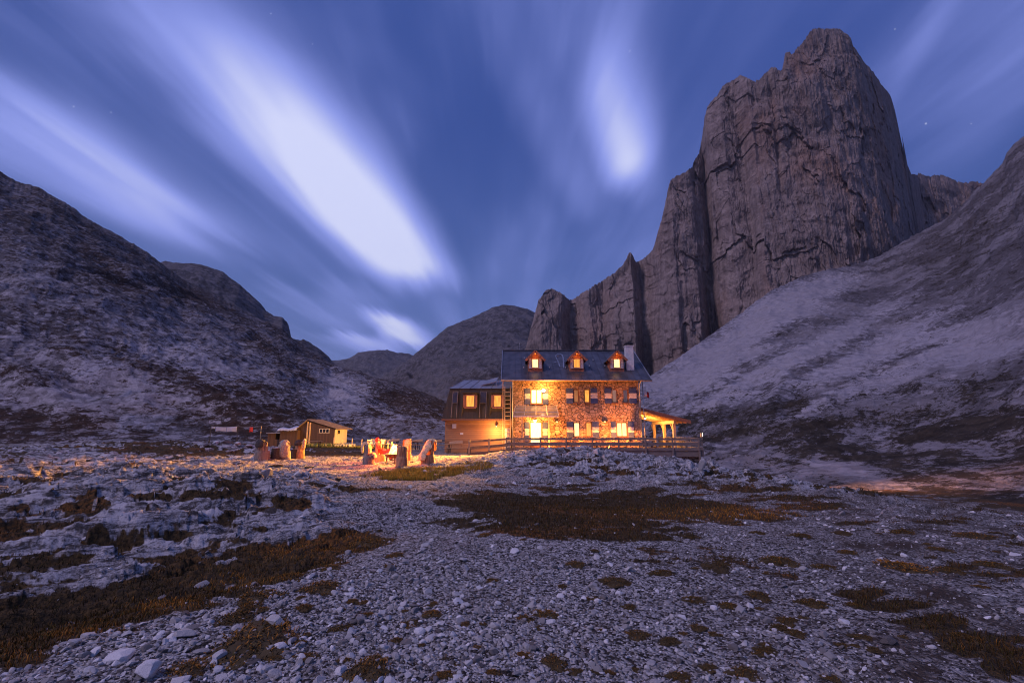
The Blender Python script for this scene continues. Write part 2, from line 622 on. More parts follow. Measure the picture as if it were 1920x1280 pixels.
M['tarp'] = simple('pale_blue_tarpaulin', (0.34, 0.38, 0.52), 0.7, 0.2, 4, 0, 0.3)
M['blue_plastic'] = simple('blue_plastic', (0.06, 0.14, 0.62), 0.4, 0.15, 4)
M['navy_plastic'] = simple('navy_plastic', (0.02, 0.035, 0.13), 0.5, 0.2, 4)
M['rust'] = simple('rusty_steel', (0.20, 0.075, 0.035), 0.8, 0.4, 12, 0.2, 0.3)
M['ember'] = emit('glowing_embers', (1.0, 0.22, 0.03), 5.0, 0.6, (14, 14, 14))
M['flame'] = emit('flame', (1.0, 0.50, 0.12), 7.0, 0.5, (7, 7, 5))
M['pane_hot'] = emit('bright_lit_window', (1.0, 0.60, 0.20), 5.0, 0.15)
M['pane_white'] = emit('white_lit_window', (1.0, 0.62, 0.24), 2.5, 0.25)
M['pane_gold'] = emit('golden_lit_window', (1.0, 0.38, 0.055), 1.5, 0.40, (7, 7, 1.5))
M['pane_yellow'] = emit('yellow_lit_window', (1.0, 0.44, 0.085), 1.25, 0.35, (9, 9, 1.0))
M['pane_orange'] = emit('dim_orange_window', (0.75, 0.25, 0.07), 0.62, 0.3)
M['pane_pink'] = emit('curtained_window', (0.62, 0.30, 0.22), 0.55, 0.3)
M['pane_dim'] = emit('faint_glow_curtained_window', (0.22, 0.14, 0.18), 0.45, 0.3)  # dim pane with a weak purple glow put into it
M['lens'] = emit('lamp_lens', (1.0, 0.80, 0.50), 25.0)
M['flower'] = simple('meadow_leaf', (0.06, 0.10, 0.025), 0.9, 0.5, 8)
M['concrete'] = simple('pale_concrete_block', (0.42, 0.39, 0.35), 0.9, 0.2, 6, 0, 0.2)


def lamp(name, loc, energy, c, radius=0.08, kind='POINT', aim=None, angle=120, blend=0.6, parent=None):
    d = bpy.data.lights.new(name, kind)
    d.energy = energy; d.color = c
    d.shadow_soft_size = radius
    o = bpy.data.objects.new(name, d); col.objects.link(o)
    if parent:
        o.parent = parent
        o.location = Vector(loc) - wloc(parent)
    else:
        o.location = loc
    if kind == 'SPOT':
        d.spot_size = R(angle); d.spot_blend = blend
        o.rotation_euler = (Vector(aim) - Vector(loc)).to_track_quat('-Z', 'Y').to_euler()
    return o


WARM = (1.0, 0.285, 0.045)
GOLD = (1.0, 0.35, 0.055)

# ------------------------------------------------------------------ the ground
def seg_dist(x, y, a, b):
    ax, ay = a; bx, by = b
    t = np.clip(((x - ax) * (bx - ax) + (y - ay) * (by - ay)) / ((bx - ax) ** 2 + (by - ay) ** 2), 0, 1)
    return np.hypot(x - ax - t * (bx - ax), y - ay - t * (by - ay)), t


def fall(x, y):
    edge = 9.3 + 0.9 * np.sin(y * 0.21) - 0.010 * (y - 12) * (y - 12) * 0.05
    return -1.9 * sstep(x - edge, -0.5, 7.5) * sstep(y, -6, 4) - 0.35 * sstep(x - 7.5, 0, 5) * sstep(y, 30, 36)


def rockiness(x, y):
    hump = np.exp(-(((x + 8.5) / 8.0) ** 2 + ((y - 10.2) / 4.6) ** 2) ** 1.3) * (1 - .85 * sstep(x / np.maximum(y, 1), -.40, -.27))
    kn = np.exp(-(((x - 4.2) / 6.4) ** 2 + ((y - 22.0) / 6.5) ** 2) ** 1.2)
    far = np.exp(-(((x + 24) / 15) ** 2 + ((y - 30) / 14) ** 2) ** 1.2)
    rt = np.exp(-(((x - 9.5) / 2.2) ** 2 + ((y - 17) / 6) ** 2))
    return np.clip(hump * 1.1 + kn * 0.9 + far * 0.9 + rt * 0.6, 0, 1)


def macro(x, y):
    z = np.zeros_like(x)
    z = z + 0.74 * np.exp(-(((x - 3.2) / np.where(x > 3.2, 4.4, 6.2)) ** 2 + ((y - 25.5) / 6.0) ** 2))
    d, _ = seg_dist(x, y, (-7.0, 2.4), (-4.4, 6.6))
    d2, _ = seg_dist(x, y, (-4.4, 6.6), (-1.7, 9.2))
    z = z - 0.46 * np.exp(-(d / 1.35) ** 2) - 0.26 * np.exp(-(d2 / 1.2) ** 2) * (1 - np.exp(-(d / 1.35) ** 2))
    z = z + 0.62 * np.exp(-(((x + 8.5) / 7.0) ** 2 + ((y - 11.8) / 3.4) ** 2))
    z = z + 0.8 * np.exp(-(((x + 26) / 13) ** 2 + ((y - 34) / 13) ** 2))
    z = z - 0.14 * np.exp(-(((x - 2.5) / 5) ** 2 + ((y - 12.2) / 1.9) ** 2))
    z = z + fall(x, y)
    flat = np.exp(-(((x + 10) / 12) ** 2 + ((y - 32) / 9) ** 2) ** 2)
    return z, flat


def ground_h(x, y):
    x = np.asarray(x, np.float64); y = np.asarray(y, np.float64)
    z, flat = macro(x, y)
    rk = rockiness(x, y)
    r = np.hypot(x, y)
    calm = 1 - 0.75 * flat
    z = z + 0.10 * fbm(x / 4.5, y / 4.5, 0.3, 3) * calm * sstep(r, 1.5, 5)
    # bedded slabs, dipping to the left
    u = x * 0.80 + y * 0.60; w = -x * 0.60 + y * 0.80
    rd = ridged(u / 2.6, w / 1.1, 2.0, 5, 0.55) - 0.55
    q1 = fbm(u / 1.3, w / 0.9, 51.0, 4); q2 = fbm(u / 1.3, w / 0.9, 57.0, 4)
    fct = .24 * facets(u / 1.9 + .6 * q1 + 40, w / .85 + .6 * q2 + 40, 5, 1.6) + .13 * facets(u / .75 + .7 * q1 + 40, w / .30 + .7 * q2 + 40, 6, 1.5) + .06 * facets(u / .26 + q1 + 40, w / .11 + q2 + 40, 7, 1.3)
    z = z + rk * (0.50 * rd + 0.16 * (ridged(u / 1.1, w / 0.42, 9.0, 4, 0.55) - .6) + fct)
    z = z + 0.028 * fbm(x / 0.35, y / 0.35, 7.0, 3) * (1 - rk * 0.5) * (1 - 0.5 * flat)
    z = z + 0.16 * fbm(x / 1.6, y / 1.6, 19.0, 4, .6) * sstep(x, 8.5, 12) * sstep(y, 10, 20)
    bump = np.where(r < 60, 0.012 * perlin(x / 0.06, y / 0.06, 1.0), 0)
    z = z + bump
    z = z - sstep(r, 110, 500) * 6
    return z


# patches of grass, given by where they lie in the photograph: (px, py, rx, ry, weight)
GRASS = [
    (10, 1195, 130, 42, 1.25), (110, 1172, 120, 36, 1.25), (230, 1140, 100, 30, 1.15), (360, 1100, 90, 24, 1.0), (30, 1240, 60, 12, .9),
    (0, 1158, 170, 42, 1.2), (150, 1134, 150, 36, 1.2), (290, 1102, 130, 30, 1.2), (420, 1074, 120, 26, 1.1), (530, 1042, 110, 26, 1.1),
    (640, 1018, 90, 20, 1.0), (690, 1012, 50, 17, 1.0), (40, 1228, 90, 14, .9), (190, 1180, 80, 13, .9), (320, 1132, 80, 14, .9), (440, 1085, 60, 14, .8),
    (930, 945, 110, 24, 1.1), (1040, 955, 170, 34, 1.2), (1180, 953, 160, 28, 1.2), (1310, 962, 130, 20, 1.0), (1420, 968, 90, 12, .7),
    (1000, 985, 150, 22, .9), (1150, 1000, 150, 18, .85), (1250, 1045, 150, 26, .50), (1380, 1052, 130, 28, .50), (1420, 1080, 110, 20, .42),
    (800, 893, 50, 7, .6), (870, 886, 40, 5, .5),
    (640, 841, 110, 4, 1.0), (630, 850, 80, 4.5, 1.1), (300, 842, 130, 9, .9), (400, 850, 90, 5, .9), (260, 830, 80, 6, .8), (690, 842, 40, 4, .6),
    (400, 925, 70, 9, .9), (290, 932, 60, 9, .7), (440, 905, 55, 7, .8), (560, 945, 45, 12, .9), (170, 950, 50, 14, .8), (30, 960, 50, 14, .7),
    (120, 1000, 40, 14, .6), (260, 985, 40, 12, .6), (60, 900, 70, 9, .6), (700, 918, 70, 6, .7), (660, 915, 40, 5, .6), (430, 985, 22, 8, .7), (485, 992, 25, 8, .7),
    (330, 1050, 70, 12, .7), (20, 1080, 60, 14, .6),
    (1080, 915, 70, 7, .6), (1170, 885, 40, 7, .6), (1300, 905, 70, 7, .6), (1400, 915, 90, 10, .7), (1470, 935, 110, 9, .7), (1530, 950, 90, 10, .7),
    (1350, 893, 60, 7, .6), (1010, 905, 50, 5, .5),
    (1720, 912, 110, 22, .9), (1820, 905, 110, 30, 1.0), (1660, 905, 60, 10, .6), (1900, 930, 90, 30, .9), (1760, 880, 90, 10, .6), (1450, 835, 80, 12, .7), (1400, 830, 60, 12, .6),
    (1830, 860, 120, 40, .7), (1750, 975, 90, 8, .55), (1880, 1005, 60, 8, .5), (1700, 1000, 60, 7, .45), (1600, 985, 60, 7, .4),
    (1625, 1112, 60, 12, .9), (1690, 1135, 70, 14, .9), (1760, 1170, 70, 18, .9), (1850, 1205, 90, 22, 1.0), (1920, 1240, 70, 30, 1.0),
    (100, 815, 120, 9, .7), (240, 870, 60, 5, .6), (120, 868, 50, 5, .5), (30, 850, 60, 7, .6),
]
# tussocks standing alone on the gravel: (px, py, half width in px, orange tint)
TUSSOCK = [
    (600, 1104, 42, .8), (545, 1084, 24, .7), (487, 1120, 40, .5), (470, 1139, 25, .9), (478, 1205, 78, .45), (355, 1256, 40, .9), (770, 1172, 24, .2), (640, 1180, 26, .2),
    (690, 1256, 45, .6), (832, 1266, 20, .7), (895, 1216, 13, .6), (742, 1202, 13, .7), (680, 1018, 32, .9), (810, 1152, 16, .7), (910, 1005, 14, .6), (520, 1170, 22, .5), (440, 1160, 30, .4),
    (1692, 1064, 48, .9), (1525, 1133, 28, .2), (1463, 1178, 20, .2), (1420, 1118, 22, .2), (1256, 1204, 21, .1), (1195, 1191, 20, .2), (1300, 1126, 20, .1), (1041, 1245, 24, .2), (1142, 1264, 15, .5),
    (1018, 1152, 22, .6), (985, 1160, 18, .7), (1110, 1123, 15, .1), (981, 1012, 9, .7), (1340, 1190, 14, .2), (1395, 1266, 28, .1), (1275, 1272, 22, .2), (1435, 1222, 20, .1), (1370, 1140, 18, .1),
    (1460, 1052, 34, .2), (1345, 1062, 30, .2), (1545, 1064, 26, .1), (1240, 1075, 26, .2), (1150, 1090, 24, .2), (1080, 1060, 20, .3), (1180, 1140, 14, .1), (1640, 1222, 14, .1), (1780, 1070, 20, .2), (1860, 1060, 24, .1),
    (1830, 1005, 30, .2), (1760, 1030, 16, .2), (1590, 1036, 20, .2), (1690, 1000, 24, .1), (1500, 1005, 20, .2), (1420, 1000, 18, .2), (1580, 1000, 18, .1), (1130, 1182, 9, .5), (925, 1090, 13, .5), (1055, 1100, 12, .3), (1330, 1258, 14, .1), (1190, 1258, 12, .2),
    (620, 1066, 18, .8), (745, 1042, 20, .6), (730, 1062, 14, .6), (570, 1140, 16, .6), (660, 1130, 14, .7), (860, 1245, 12, .5), (580, 1232, 20, .5), (520, 873, 12, .7), (580, 876, 8, .5),
]


def pix_ground(px, py, beyond=1.5):
    a, b, c = ray(px, py)
    lo, hi = 1.0, 200.0
    Ys = np.concatenate([np.linspace(1.5, 30, 900), np.linspace(30.2, 160, 700)])
    zs = ground_h(a / b * Ys, Ys)
    ray_z = CZ + c / b * Ys
    hit = np.where((ray_z <= zs) & (Ys > beyond))[0]
    k = hit[0] if len(hit) else len(Ys) - 1
    Yk = Ys[k]
    return Vector((a / b * Yk, Yk, float(zs[k])))


def ground_masks(x, y, z):
    x = np.asarray(x, np.float64); y = np.asarray(y, np.float64)
    px, py = project(x, y, z)
    wx = fbm(x / 1.5, y / 1.2, 11.0, 5, 0.68); wy = fbm(x / 1.5, y / 1.2, 23.0, 5, 0.68)
    fine = fbm(x / 0.30, y / 0.30, 5.0, 4, 0.65)
    g = np.zeros(x.shape)
    front = y > 1.0
    for (cx, cy_, rx, ry, w) in GRASS:
        d2 = ((px - cx) / rx + wx * 1.15) ** 2 + ((py - cy_) / ry + wy * 1.5) ** 2
        g = np.maximum(g, np.where(front, w * np.exp(-d2 ** 1.5 * 0.6), 0))
    # thin turf elsewhere on the stony ground, thicker to the right and behind the camera
    sp = fbm(x / 1.6, y / 1.1, 40.0, 4, 0.6)
    right = sstep(x, 0.5, 5) * sstep(y, 3.5, 6)
    gen = sstep(sp, 0.16 - 0.10 * right, 0.44 - 0.06 * right) * (0.40 + 0.30 * right)
    far_ = sstep(np.hypot(x, y), 26, 45)
    gen = np.maximum(gen, far_ * sstep(sp, -0.12, 0.3) * 0.85)
    plaza = np.exp(-(((x + 6) / 8) ** 2 + ((y - 29) / 7) ** 2) ** 2)
    gen = gen * (1 - 0.85 * plaza)
    g = np.maximum(g, gen)
    brk = fbm(x / 0.75, y / 0.5, 61.0, 5, 0.68)
    g = sstep(g * 1.0 + 0.95 * brk, 0.32, 0.84) * sstep(g, 0.02, 0.2)
    rk = rockiness(x, y)
    u = x * 0.80 + y * 0.60; w = -x * 0.60 + y * 0.80
    rd = 0.62 * (ridged(u / 2.6, w / 1.1, 2.0, 5, 0.55) - 0.55) + 0.34 * (ridged(u / 1.1, w / 0.42, 9.0, 4, 0.55) - .6)
    # soil and turf gather in the hollows between the slabs
    g = np.maximum(g, sstep(rk, .25, .6) * sstep(-rd + .12 * fine, -0.10, 0.08) * sstep(sp + .45 * fine, -.30, .06) * 0.95)
    soil = np.clip(sstep(px + 260 * wx, 1150, 1750) * 0.75 + 0.35 * sstep(-sp, -.1, .4) + .45 * sstep(g, .03, .3), 0, 1)
    soil = np.where(front, soil, .5)
    return np.stack([g, rk, np.clip(0.5 + 0.9 * fbm(x / 2.2, y / 2.2, 3.0, 3), 0, 1), soil], -1)


def mat_ground():
    m, t, b, o = new_mat('stony_alpine_ground')
    at_ = t.nodes.new('ShaderNodeAttribute'); at_.attribute_name = 'mask'
    g, rk, wv = xyz(t, at_.outputs['Color'])
    v1 = t.nodes.new('ShaderNodeTexVoronoi'); v1.inputs['Scale'].default_value = 42
    t.links.new(o, v1.inputs['Vector'])
    c1, c2, c3 = xyz(t, v1.outputs['Color'])
    d1 = E(t, v1.outputs['Distance'])
    v2 = t.nodes.new('ShaderNodeTexVoronoi'); v2.inputs['Scale'].default_value = 13
    t.links.new(o, v2.inputs['Vector'])
    e1, e2, e3 = xyz(t, v2.outputs['Color'])
    big = noise(t, o, 1.3, 5, 0.6)
    fine = noise(t, o, 38, 5, 0.7)
    med = noise(t, o, 5.0, 5, 0.65)
    pe = (c1 * 0.55 + e1 * 0.25 + fine * 0.35)
    grav = mixc(t, pe.ss(0.38, 0.82), (0.036, 0.027, 0.022), (0.46, 0.43, 0.42))
    grav = mixc(t, (big.ss(0.40, 0.68) * 0.9 + 0.25) * E(t, at_.outputs['Alpha']), grav, (0.062, 0.042, 0.030))
    x, y, z = xyz(t, o)
    u = x * 0.80 + y * 0.60; w = x * -0.60 + y * 0.80
    sv = noise(t, comb(t, u * 1.4, w * 4.5, z * 6.0), 1.0, 8, 0.75, 0.8)
    rock = mixc(t, (sv * 0.75 + fine * 0.25).ss(0.43, 0.57), (0.055, 0.046, 0.042), (0.52, 0.49, 0.49))
    rock = mixc(t, med.ss(0.54, 0.66) * 0.85, rock, (0.055, 0.046, 0.040))
    grd = mixc(t, (rk + (med - 0.5) * 0.8).ss(0.30, 0.62), grav, rock)
    gn = noise(t, comb(t, x * 1, y * 0.6, z), 16, 5, 0.7)
    gc = mixc(t, gn.ss(0.35, 0.7), (0.026, 0.018, 0.009), (0.10, 0.060, 0.020))
    gc = mixc(t, wv.ss(0.45, 0.85) * gn.ss(0.40, 0.65), gc, (0.22, 0.085, 0.018))
    fin = mixc(t, (g + (fine - 0.5) * 0.5).ss(0.30, 0.55), grd, gc)
    t.links.new(fin, b.inputs['Base Color'])
    b.inputs['Roughness'].default_value = 0.92
    b.inputs['Specular IOR Level'].default_value = 0.25
    set_bump(t, b, (d1 * (rk * -1.6 + 1.0).max(0.0) * -0.9 + fine * 0.7 + med * 0.5 + sv * rk * 1.6), 0.9, 0.035)
    return m


M['ground'] = mat_ground()
az_in = np.tan(np.linspace(R(-53), R(53), 1100) * 1.0)
az_front = np.linspace(R(-53), R(53), 1000)
az_rest = np.linspace(R(53), R(307), 90)[1:-1]
azs = np.concatenate([az_front, az_rest])
rs = np.concatenate([[0.02, 0.5, 1.0], 1.5 * (95 / 1.5) ** np.linspace(0, 1, 760), 95 * (3300 / 95) ** np.linspace(0, 1, 40)[1:]])
RR, AA = np.meshgrid(rs, azs, indexing='ij')
gx = RR * np.sin(AA); gy = RR * np.cos(AA)
gz = ground_h(gx, gy)
gm = ground_masks(gx.ravel(), gy.ravel(), gz.ravel())
ground = np_mesh('ground', np.stack([gx, gy, gz], -1).reshape(-1, 3), grid_faces(len(rs), len(azs), True)[:, ::-1], M['ground'], 'structure', colors=gm)


def gh(x, y):
    return float(ground_h(np.array([x]), np.array([y]))[0])


# ------------------------------------------------------------------ mountains
def mat_slope(name, rock_lo, rock_hi, veg, strat=1.0, scale=1.0, tilt=0.5, veg_hi=None, speck=0.8, streaky=False):
    """pale limestone rubble and ledges with dark heath where the mask says so"""
    m, t, b, o = new_mat(name)
    at_ = t.nodes.new('ShaderNodeAttribute'); at_.attribute_name = 'mask'
    g, lig, wv = xyz(t, at_.outputs['Color'])
    x, y, z = xyz(t, o)
    n1 = noise(t, o, 0.09 * scale, 6, 0.68)
    n2 = noise(t, o, 0.55 * scale, 6, 0.72)
    n3 = noise(t, comb(t, (x + z * 0.5) * 0.22, y * 0.22, (z + x * tilt) * 3.4), 0.42 * scale, 6, 0.72, 0.3) if streaky else noise(t, comb(t, x * 0.5, y * 0.5, (z + x * tilt) * 2.4), 0.22 * scale, 6, 0.7, 0.4)
    v = t.nodes.new('ShaderNodeTexVoronoi'); v.inputs['Scale'].default_value = 0.75 * scale
    t.links.new(o, v.inputs['Vector'])
    c1, c2, c3 = xyz(t, v.outputs['Color'])
    f = n2 * 0.62 + n3 * 0.45 * strat + c1 * 0.25 + (n1 - 0.5) * 0.35 + (lig - 0.5) * 0.85
    rock = mixc(t, f.ss(0.46, 0.80), rock_lo, rock_hi)
    spk = noise(t, comb(t, x * 0.42, y * 0.42, z * 1.15), 1.0 * scale, 6, 0.66, 0.5)
    n0 = noise(t, o, 0.028 * scale, 4, 0.6)
    calm = (lig.ss(0.55, 0.85) * 0.7 + n0.ss(0.56, 0.42) * 0.55)._m('MINIMUM', 1.0)
    fines = mixc(t, n2.ss(0.3, 0.75), tuple(a_ * .55 + b_ * .45 for a_, b_ in zip(rock_lo, rock_hi)), tuple(a_ * .26 + b_ * .74 for a_, b_ in zip(rock_lo, rock_hi)))
    rock = mixc(t, calm, rock, fines)
    rock = mixc(t, spk.ss(0.535, 0.60) * speck * (E(t, calm.s) * -0.75 + 1.0), rock, tuple(q * 0.8 for q in veg))
    vg = mixc(t, n2.ss(0.35, 0.7), tuple(q * 0.5 for q in veg), veg_hi or tuple(q * 1.5 for q in veg))
    # heath grows in clumps; the mask only says how thickly
    if streaky:
        cv = comb(t, (z - x * 0.5) * 0.9, (x + z * 0.5) * 0.13, y * 0.11)
    else:
        cv = comb(t, x * 0.36, y * 0.36, z * 0.85)
    n9 = noise(t, cv, 1.0 * scale, 8, 0.66, 0.35)
    n10 = noise(t, comb(t, x * 1.2, y * 1.2, z * 2.8), 1.0 * scale, 6, 0.86)
    fin = mixc(t, ((n9 - 0.5) * 2.3 + (n10 - 0.5) * 2.6 + (g - 0.5) * 2.0).ss(0.14, 0.34), rock, vg)
    t.links.new(fin, b.inputs['Base Color'])
    b.inputs['Roughness'].default_value = 0.95
    b.inputs['Specular IOR Level'].default_value = 0.15
    set_bump(t, b, (n2 * 1.0 + n3 * strat * 0.9 + c1 * 0.35) * (calm * -0.7 + 1.0), 0.8, 1.3 / scale)
    return m


def interp_crest(pts):
    az = []; sl = []; yy = []
    for (px, py, Y) in pts:
        a, b, c = ray(px, py)
        az.append(a / b); sl.append(c / b); yy.append(Y)
    o = np.argsort(az)
    return np.array(az)[o], np.array(sl)[o], np.array(yy)[o]


def range_mesh(name, crest, basey, ncol, nrow, mat, prof=1.15, rough=(2.0, 14.0), ledge=0.0, jag=0.6, maskf=None, az_lim=None, back=0.9, seed=0.0, base_z=-3.0, strat_tilt=0.3, sharp=0.5, gully=0.9, roughf=None):
    az, sl, yc = interp_crest(crest)
    a = np.linspace(az[0] if az_lim is None else az_lim[0], az[-1] if az_lim is None else az_lim[1], ncol)
    S = np.interp(a, az, sl); YC = np.interp(a, az, yc)
    ba = np.array([p[0] for p in basey]); bY = np.array([p[1] for p in basey])
    YB = np.interp(a, (ba - 960) / F, bY)
    nb = nrow // 5
    t = np.concatenate([np.linspace(0, 1, nrow - nb), 1 + np.linspace(0, 1, nb + 1)[1:]])
    T, Aa = np.meshgrid(t, a, indexing='ij')
    YCg = np.broadcast_to(YC, T.shape); YBg = np.broadcast_to(YB, T.shape); Sg = np.broadcast_to(S, T.shape)
    zc = CZ + Sg * YCg
    tf = np.clip(T, 0, 1); tb = np.clip(T - 1, 0, 1)
    Yg = YBg + (YCg - YBg) * tf + tb * back * YCg
    z = base_z + (zc - base_z) * (tf ** prof) * (1 - tb ** 1.3)
    x = Aa * Yg
    env = sstep(T, 0.0, 0.12) * (1 - 0.8 * sstep(T, 0.86, 1.0) * (1 - sstep(T, 1.0, 1.25)))
    sc = rough[1]
    n = ridged(x / sc, Yg / sc, z / sc + seed, 6, sharp) - 0.62
    n2 = fbm(x / (sc * 3.2), Yg / (sc * 3.2), z / (sc * 3.2) + seed + 9, 4)
    dz = env * (rough[0] * 1.6 * n + rough[0] * 1.8 * n2)
    gul = ridged(Aa * 9 + 1.0 * fbm(x / 45, Yg / 45, z / 30 + seed, 4), T * 2.2, seed + 6.0, 4, 0.5) - 0.62
    dz = dz + env * rough[0] * gully * gul * sstep(T, 0.02, 0.3)
    fine = fbm(x / 2.6, Yg / 2.6, z / 2.6 + seed, 4, 0.6)
    dz = dz + env * 0.55 * fine * min(1.0, rough[0])
    if roughf is not None:
        dz = dz + env * roughf(x, Yg, z) * (ridged(x / 9, Yg / 9, z / 7 + seed + 2, 5, 0.55) - 0.62)
    if ledge:
        ph = (z + strat_tilt * x + 5.0 * fbm(x / 30, Yg / 30, z / 30 + seed + 3, 3)) / ledge
        fr = ph - np.floor(ph)
        st = sstep(fr, 0.0, 0.35) - fr
        dz = dz + env * ledge * 0.55 * st * sstep(fbm(x / 45, Yg / 45, seed + 4.0, 2), -0.35, 0.1)
    jg = jag * (fbm(a * 60, seed, 0.5, 5, 0.6) + 0.5 * ridged(a * 140, seed, 2.5, 3) - 0.3) * (YC / 100)
    z2 = z + dz + jg[None, :] * sstep(T, 0.8, 1.0)
    mask = maskf(x, Yg, z2, T, n2, fine) if maskf else np.zeros(T.shape + (3,))
    return np_mesh(name, np.stack([x, Yg, z2], -1).reshape(-1, 3), grid_faces(len(t), ncol), mat, 'structure', colors=mask.reshape(-1, 3))


def pix_patches(x, y, z, lst, wob):
    px, py = project(x, y, z)
    g = np.zeros(x.shape)
    for (cx, cy_, rx, ry, ang, w) in lst:
        ca, sa = math.cos(R(ang)), math.sin(R(ang))
        ux = (px - cx) * ca + (py - cy_) * sa; uy = -(px - cx) * sa + (py - cy_) * ca
        d2 = (ux / rx + wob * 0.7) ** 2 + (uy / ry + wob * 0.9) ** 2
        g = np.maximum(g, w * np.exp(-d2 ** 1.4 * 0.6))
    return g


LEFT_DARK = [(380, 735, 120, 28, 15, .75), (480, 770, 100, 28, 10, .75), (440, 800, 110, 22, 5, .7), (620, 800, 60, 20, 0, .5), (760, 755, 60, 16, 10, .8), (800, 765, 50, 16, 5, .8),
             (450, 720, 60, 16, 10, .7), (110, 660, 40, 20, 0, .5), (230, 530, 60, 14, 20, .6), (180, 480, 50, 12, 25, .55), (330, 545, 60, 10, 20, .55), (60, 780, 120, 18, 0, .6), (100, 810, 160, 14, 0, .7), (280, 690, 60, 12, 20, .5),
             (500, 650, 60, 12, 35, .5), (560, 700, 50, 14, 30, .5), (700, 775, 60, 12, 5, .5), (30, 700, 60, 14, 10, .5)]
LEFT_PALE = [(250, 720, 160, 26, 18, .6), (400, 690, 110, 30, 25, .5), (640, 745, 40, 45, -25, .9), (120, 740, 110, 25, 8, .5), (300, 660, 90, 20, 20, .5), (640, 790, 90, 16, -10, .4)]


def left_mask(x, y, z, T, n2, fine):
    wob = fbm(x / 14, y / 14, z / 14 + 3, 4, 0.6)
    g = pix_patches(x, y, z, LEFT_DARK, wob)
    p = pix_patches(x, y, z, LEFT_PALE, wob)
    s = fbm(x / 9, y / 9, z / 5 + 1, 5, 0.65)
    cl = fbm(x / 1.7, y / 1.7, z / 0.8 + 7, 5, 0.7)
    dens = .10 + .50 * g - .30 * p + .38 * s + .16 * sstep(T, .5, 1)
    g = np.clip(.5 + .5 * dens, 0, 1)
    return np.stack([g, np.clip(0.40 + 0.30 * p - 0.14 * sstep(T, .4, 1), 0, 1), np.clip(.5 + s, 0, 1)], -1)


left_crest = [(-420, 190, 230), (-200, 250, 240), (0, 322, 250), (28, 340, 252), (70, 352, 256), (130, 384, 262), (160, 407, 266), (220, 440, 274), (270, 470, 280), (298, 490, 286), (310, 500, 290), (350, 528, 300),
              (400, 552, 306), (470, 590, 312), (530, 616, 318), (560, 643, 322), (620, 682, 322), (700, 705, 310), (760, 724, 300), (830, 750, 285), (900, 775, 270), (980, 800, 255), (1060, 822, 240)]
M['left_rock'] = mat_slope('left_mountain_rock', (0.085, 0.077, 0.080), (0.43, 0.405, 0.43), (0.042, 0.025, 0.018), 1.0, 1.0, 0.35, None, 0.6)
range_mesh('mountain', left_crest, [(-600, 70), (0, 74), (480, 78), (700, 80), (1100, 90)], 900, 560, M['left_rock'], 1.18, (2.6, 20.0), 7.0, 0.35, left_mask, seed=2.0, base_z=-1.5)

M['far_rock'] = mat_slope('far_mountain_rock', (0.060, 0.056, 0.060), (0.17, 0.16, 0.17), (0.035, 0.032, 0.028), 1.0, 0.30, 0.3, None, 0.5)


def far_mask(x, y, z, T, n2, fine):
    s = fbm(x / 40, y / 40, z / 25 + 1, 5, 0.65)
    return np.stack([.5 + .5 * np.clip(-.05 + .5 * s, -1, 1), np.full(T.shape, 0.45), np.full(T.shape, .5)], -1)


range_mesh('mountain', [(180, 520, 560), (250, 505, 560), (310, 491, 560), (340, 493, 560), (375, 496, 565), (415, 508, 570), (450, 532, 575), (480, 560, 580), (500, 583, 585), (513, 592, 585), (530, 594, 585), (541, 610, 585), (546, 634, 590), (575, 640, 600), (600, 655, 605), (620, 675, 610), (650, 700, 610)],
           [(0, 340), (700, 380)], 300, 200, M['far_rock'], 1.0, (7.0, 45.0), 12.0, 0.25, far_mask, seed=5.0, base_z=10)
range_mesh('mountain', [(520, 720, 1600), (580, 690, 1600), (622, 677, 1600), (655, 673, 1600), (672, 662, 1600), (690, 658, 1600), (725, 656, 1620), (745, 661, 1620), (768, 663, 1650), (780, 668, 1650), (830, 700, 1650), (900, 730, 1650)],
           [(400, 900), (1000, 900)], 240, 160, M['far_rock'], 1.0, (12.0, 110.0), 25.0, 0.12, far_mask, seed=8.0, base_z=0)
range_mesh('mountain', [(640, 760, 800), (690, 722, 820), (735, 695, 840), (770, 672, 860), (800, 646, 880), (840, 613, 900), (870, 600, 905), (900, 588, 910), (925, 576, 915), (945, 572, 920), (965, 573, 920), (990, 580, 920), (1010, 590, 920), (1060, 620, 920), (1150, 660, 900)],
           [(600, 420), (1200, 420)], 300, 220, M['far_rock'], 1.05, (9.0, 60.0), 14.0, 0.10, far_mask, seed=11.0, base_z=0)

# the scree fan and the hill on the right
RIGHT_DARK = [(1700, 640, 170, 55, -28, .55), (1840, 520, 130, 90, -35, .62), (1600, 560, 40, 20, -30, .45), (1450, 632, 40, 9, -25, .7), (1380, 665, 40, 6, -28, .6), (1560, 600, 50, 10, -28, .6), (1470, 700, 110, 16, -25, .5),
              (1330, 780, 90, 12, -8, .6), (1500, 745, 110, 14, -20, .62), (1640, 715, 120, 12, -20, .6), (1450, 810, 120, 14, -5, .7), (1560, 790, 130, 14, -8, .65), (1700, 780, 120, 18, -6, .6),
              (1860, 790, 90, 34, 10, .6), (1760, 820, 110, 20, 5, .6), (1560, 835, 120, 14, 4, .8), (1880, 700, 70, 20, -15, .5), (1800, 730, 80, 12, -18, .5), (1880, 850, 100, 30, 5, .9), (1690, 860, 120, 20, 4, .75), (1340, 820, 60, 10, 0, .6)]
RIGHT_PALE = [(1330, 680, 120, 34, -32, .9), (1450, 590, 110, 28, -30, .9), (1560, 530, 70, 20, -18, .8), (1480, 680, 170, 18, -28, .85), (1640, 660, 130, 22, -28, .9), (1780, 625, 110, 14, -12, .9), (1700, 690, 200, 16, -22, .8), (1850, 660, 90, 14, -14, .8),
              (1380, 740, 110, 16, -18, .7)]


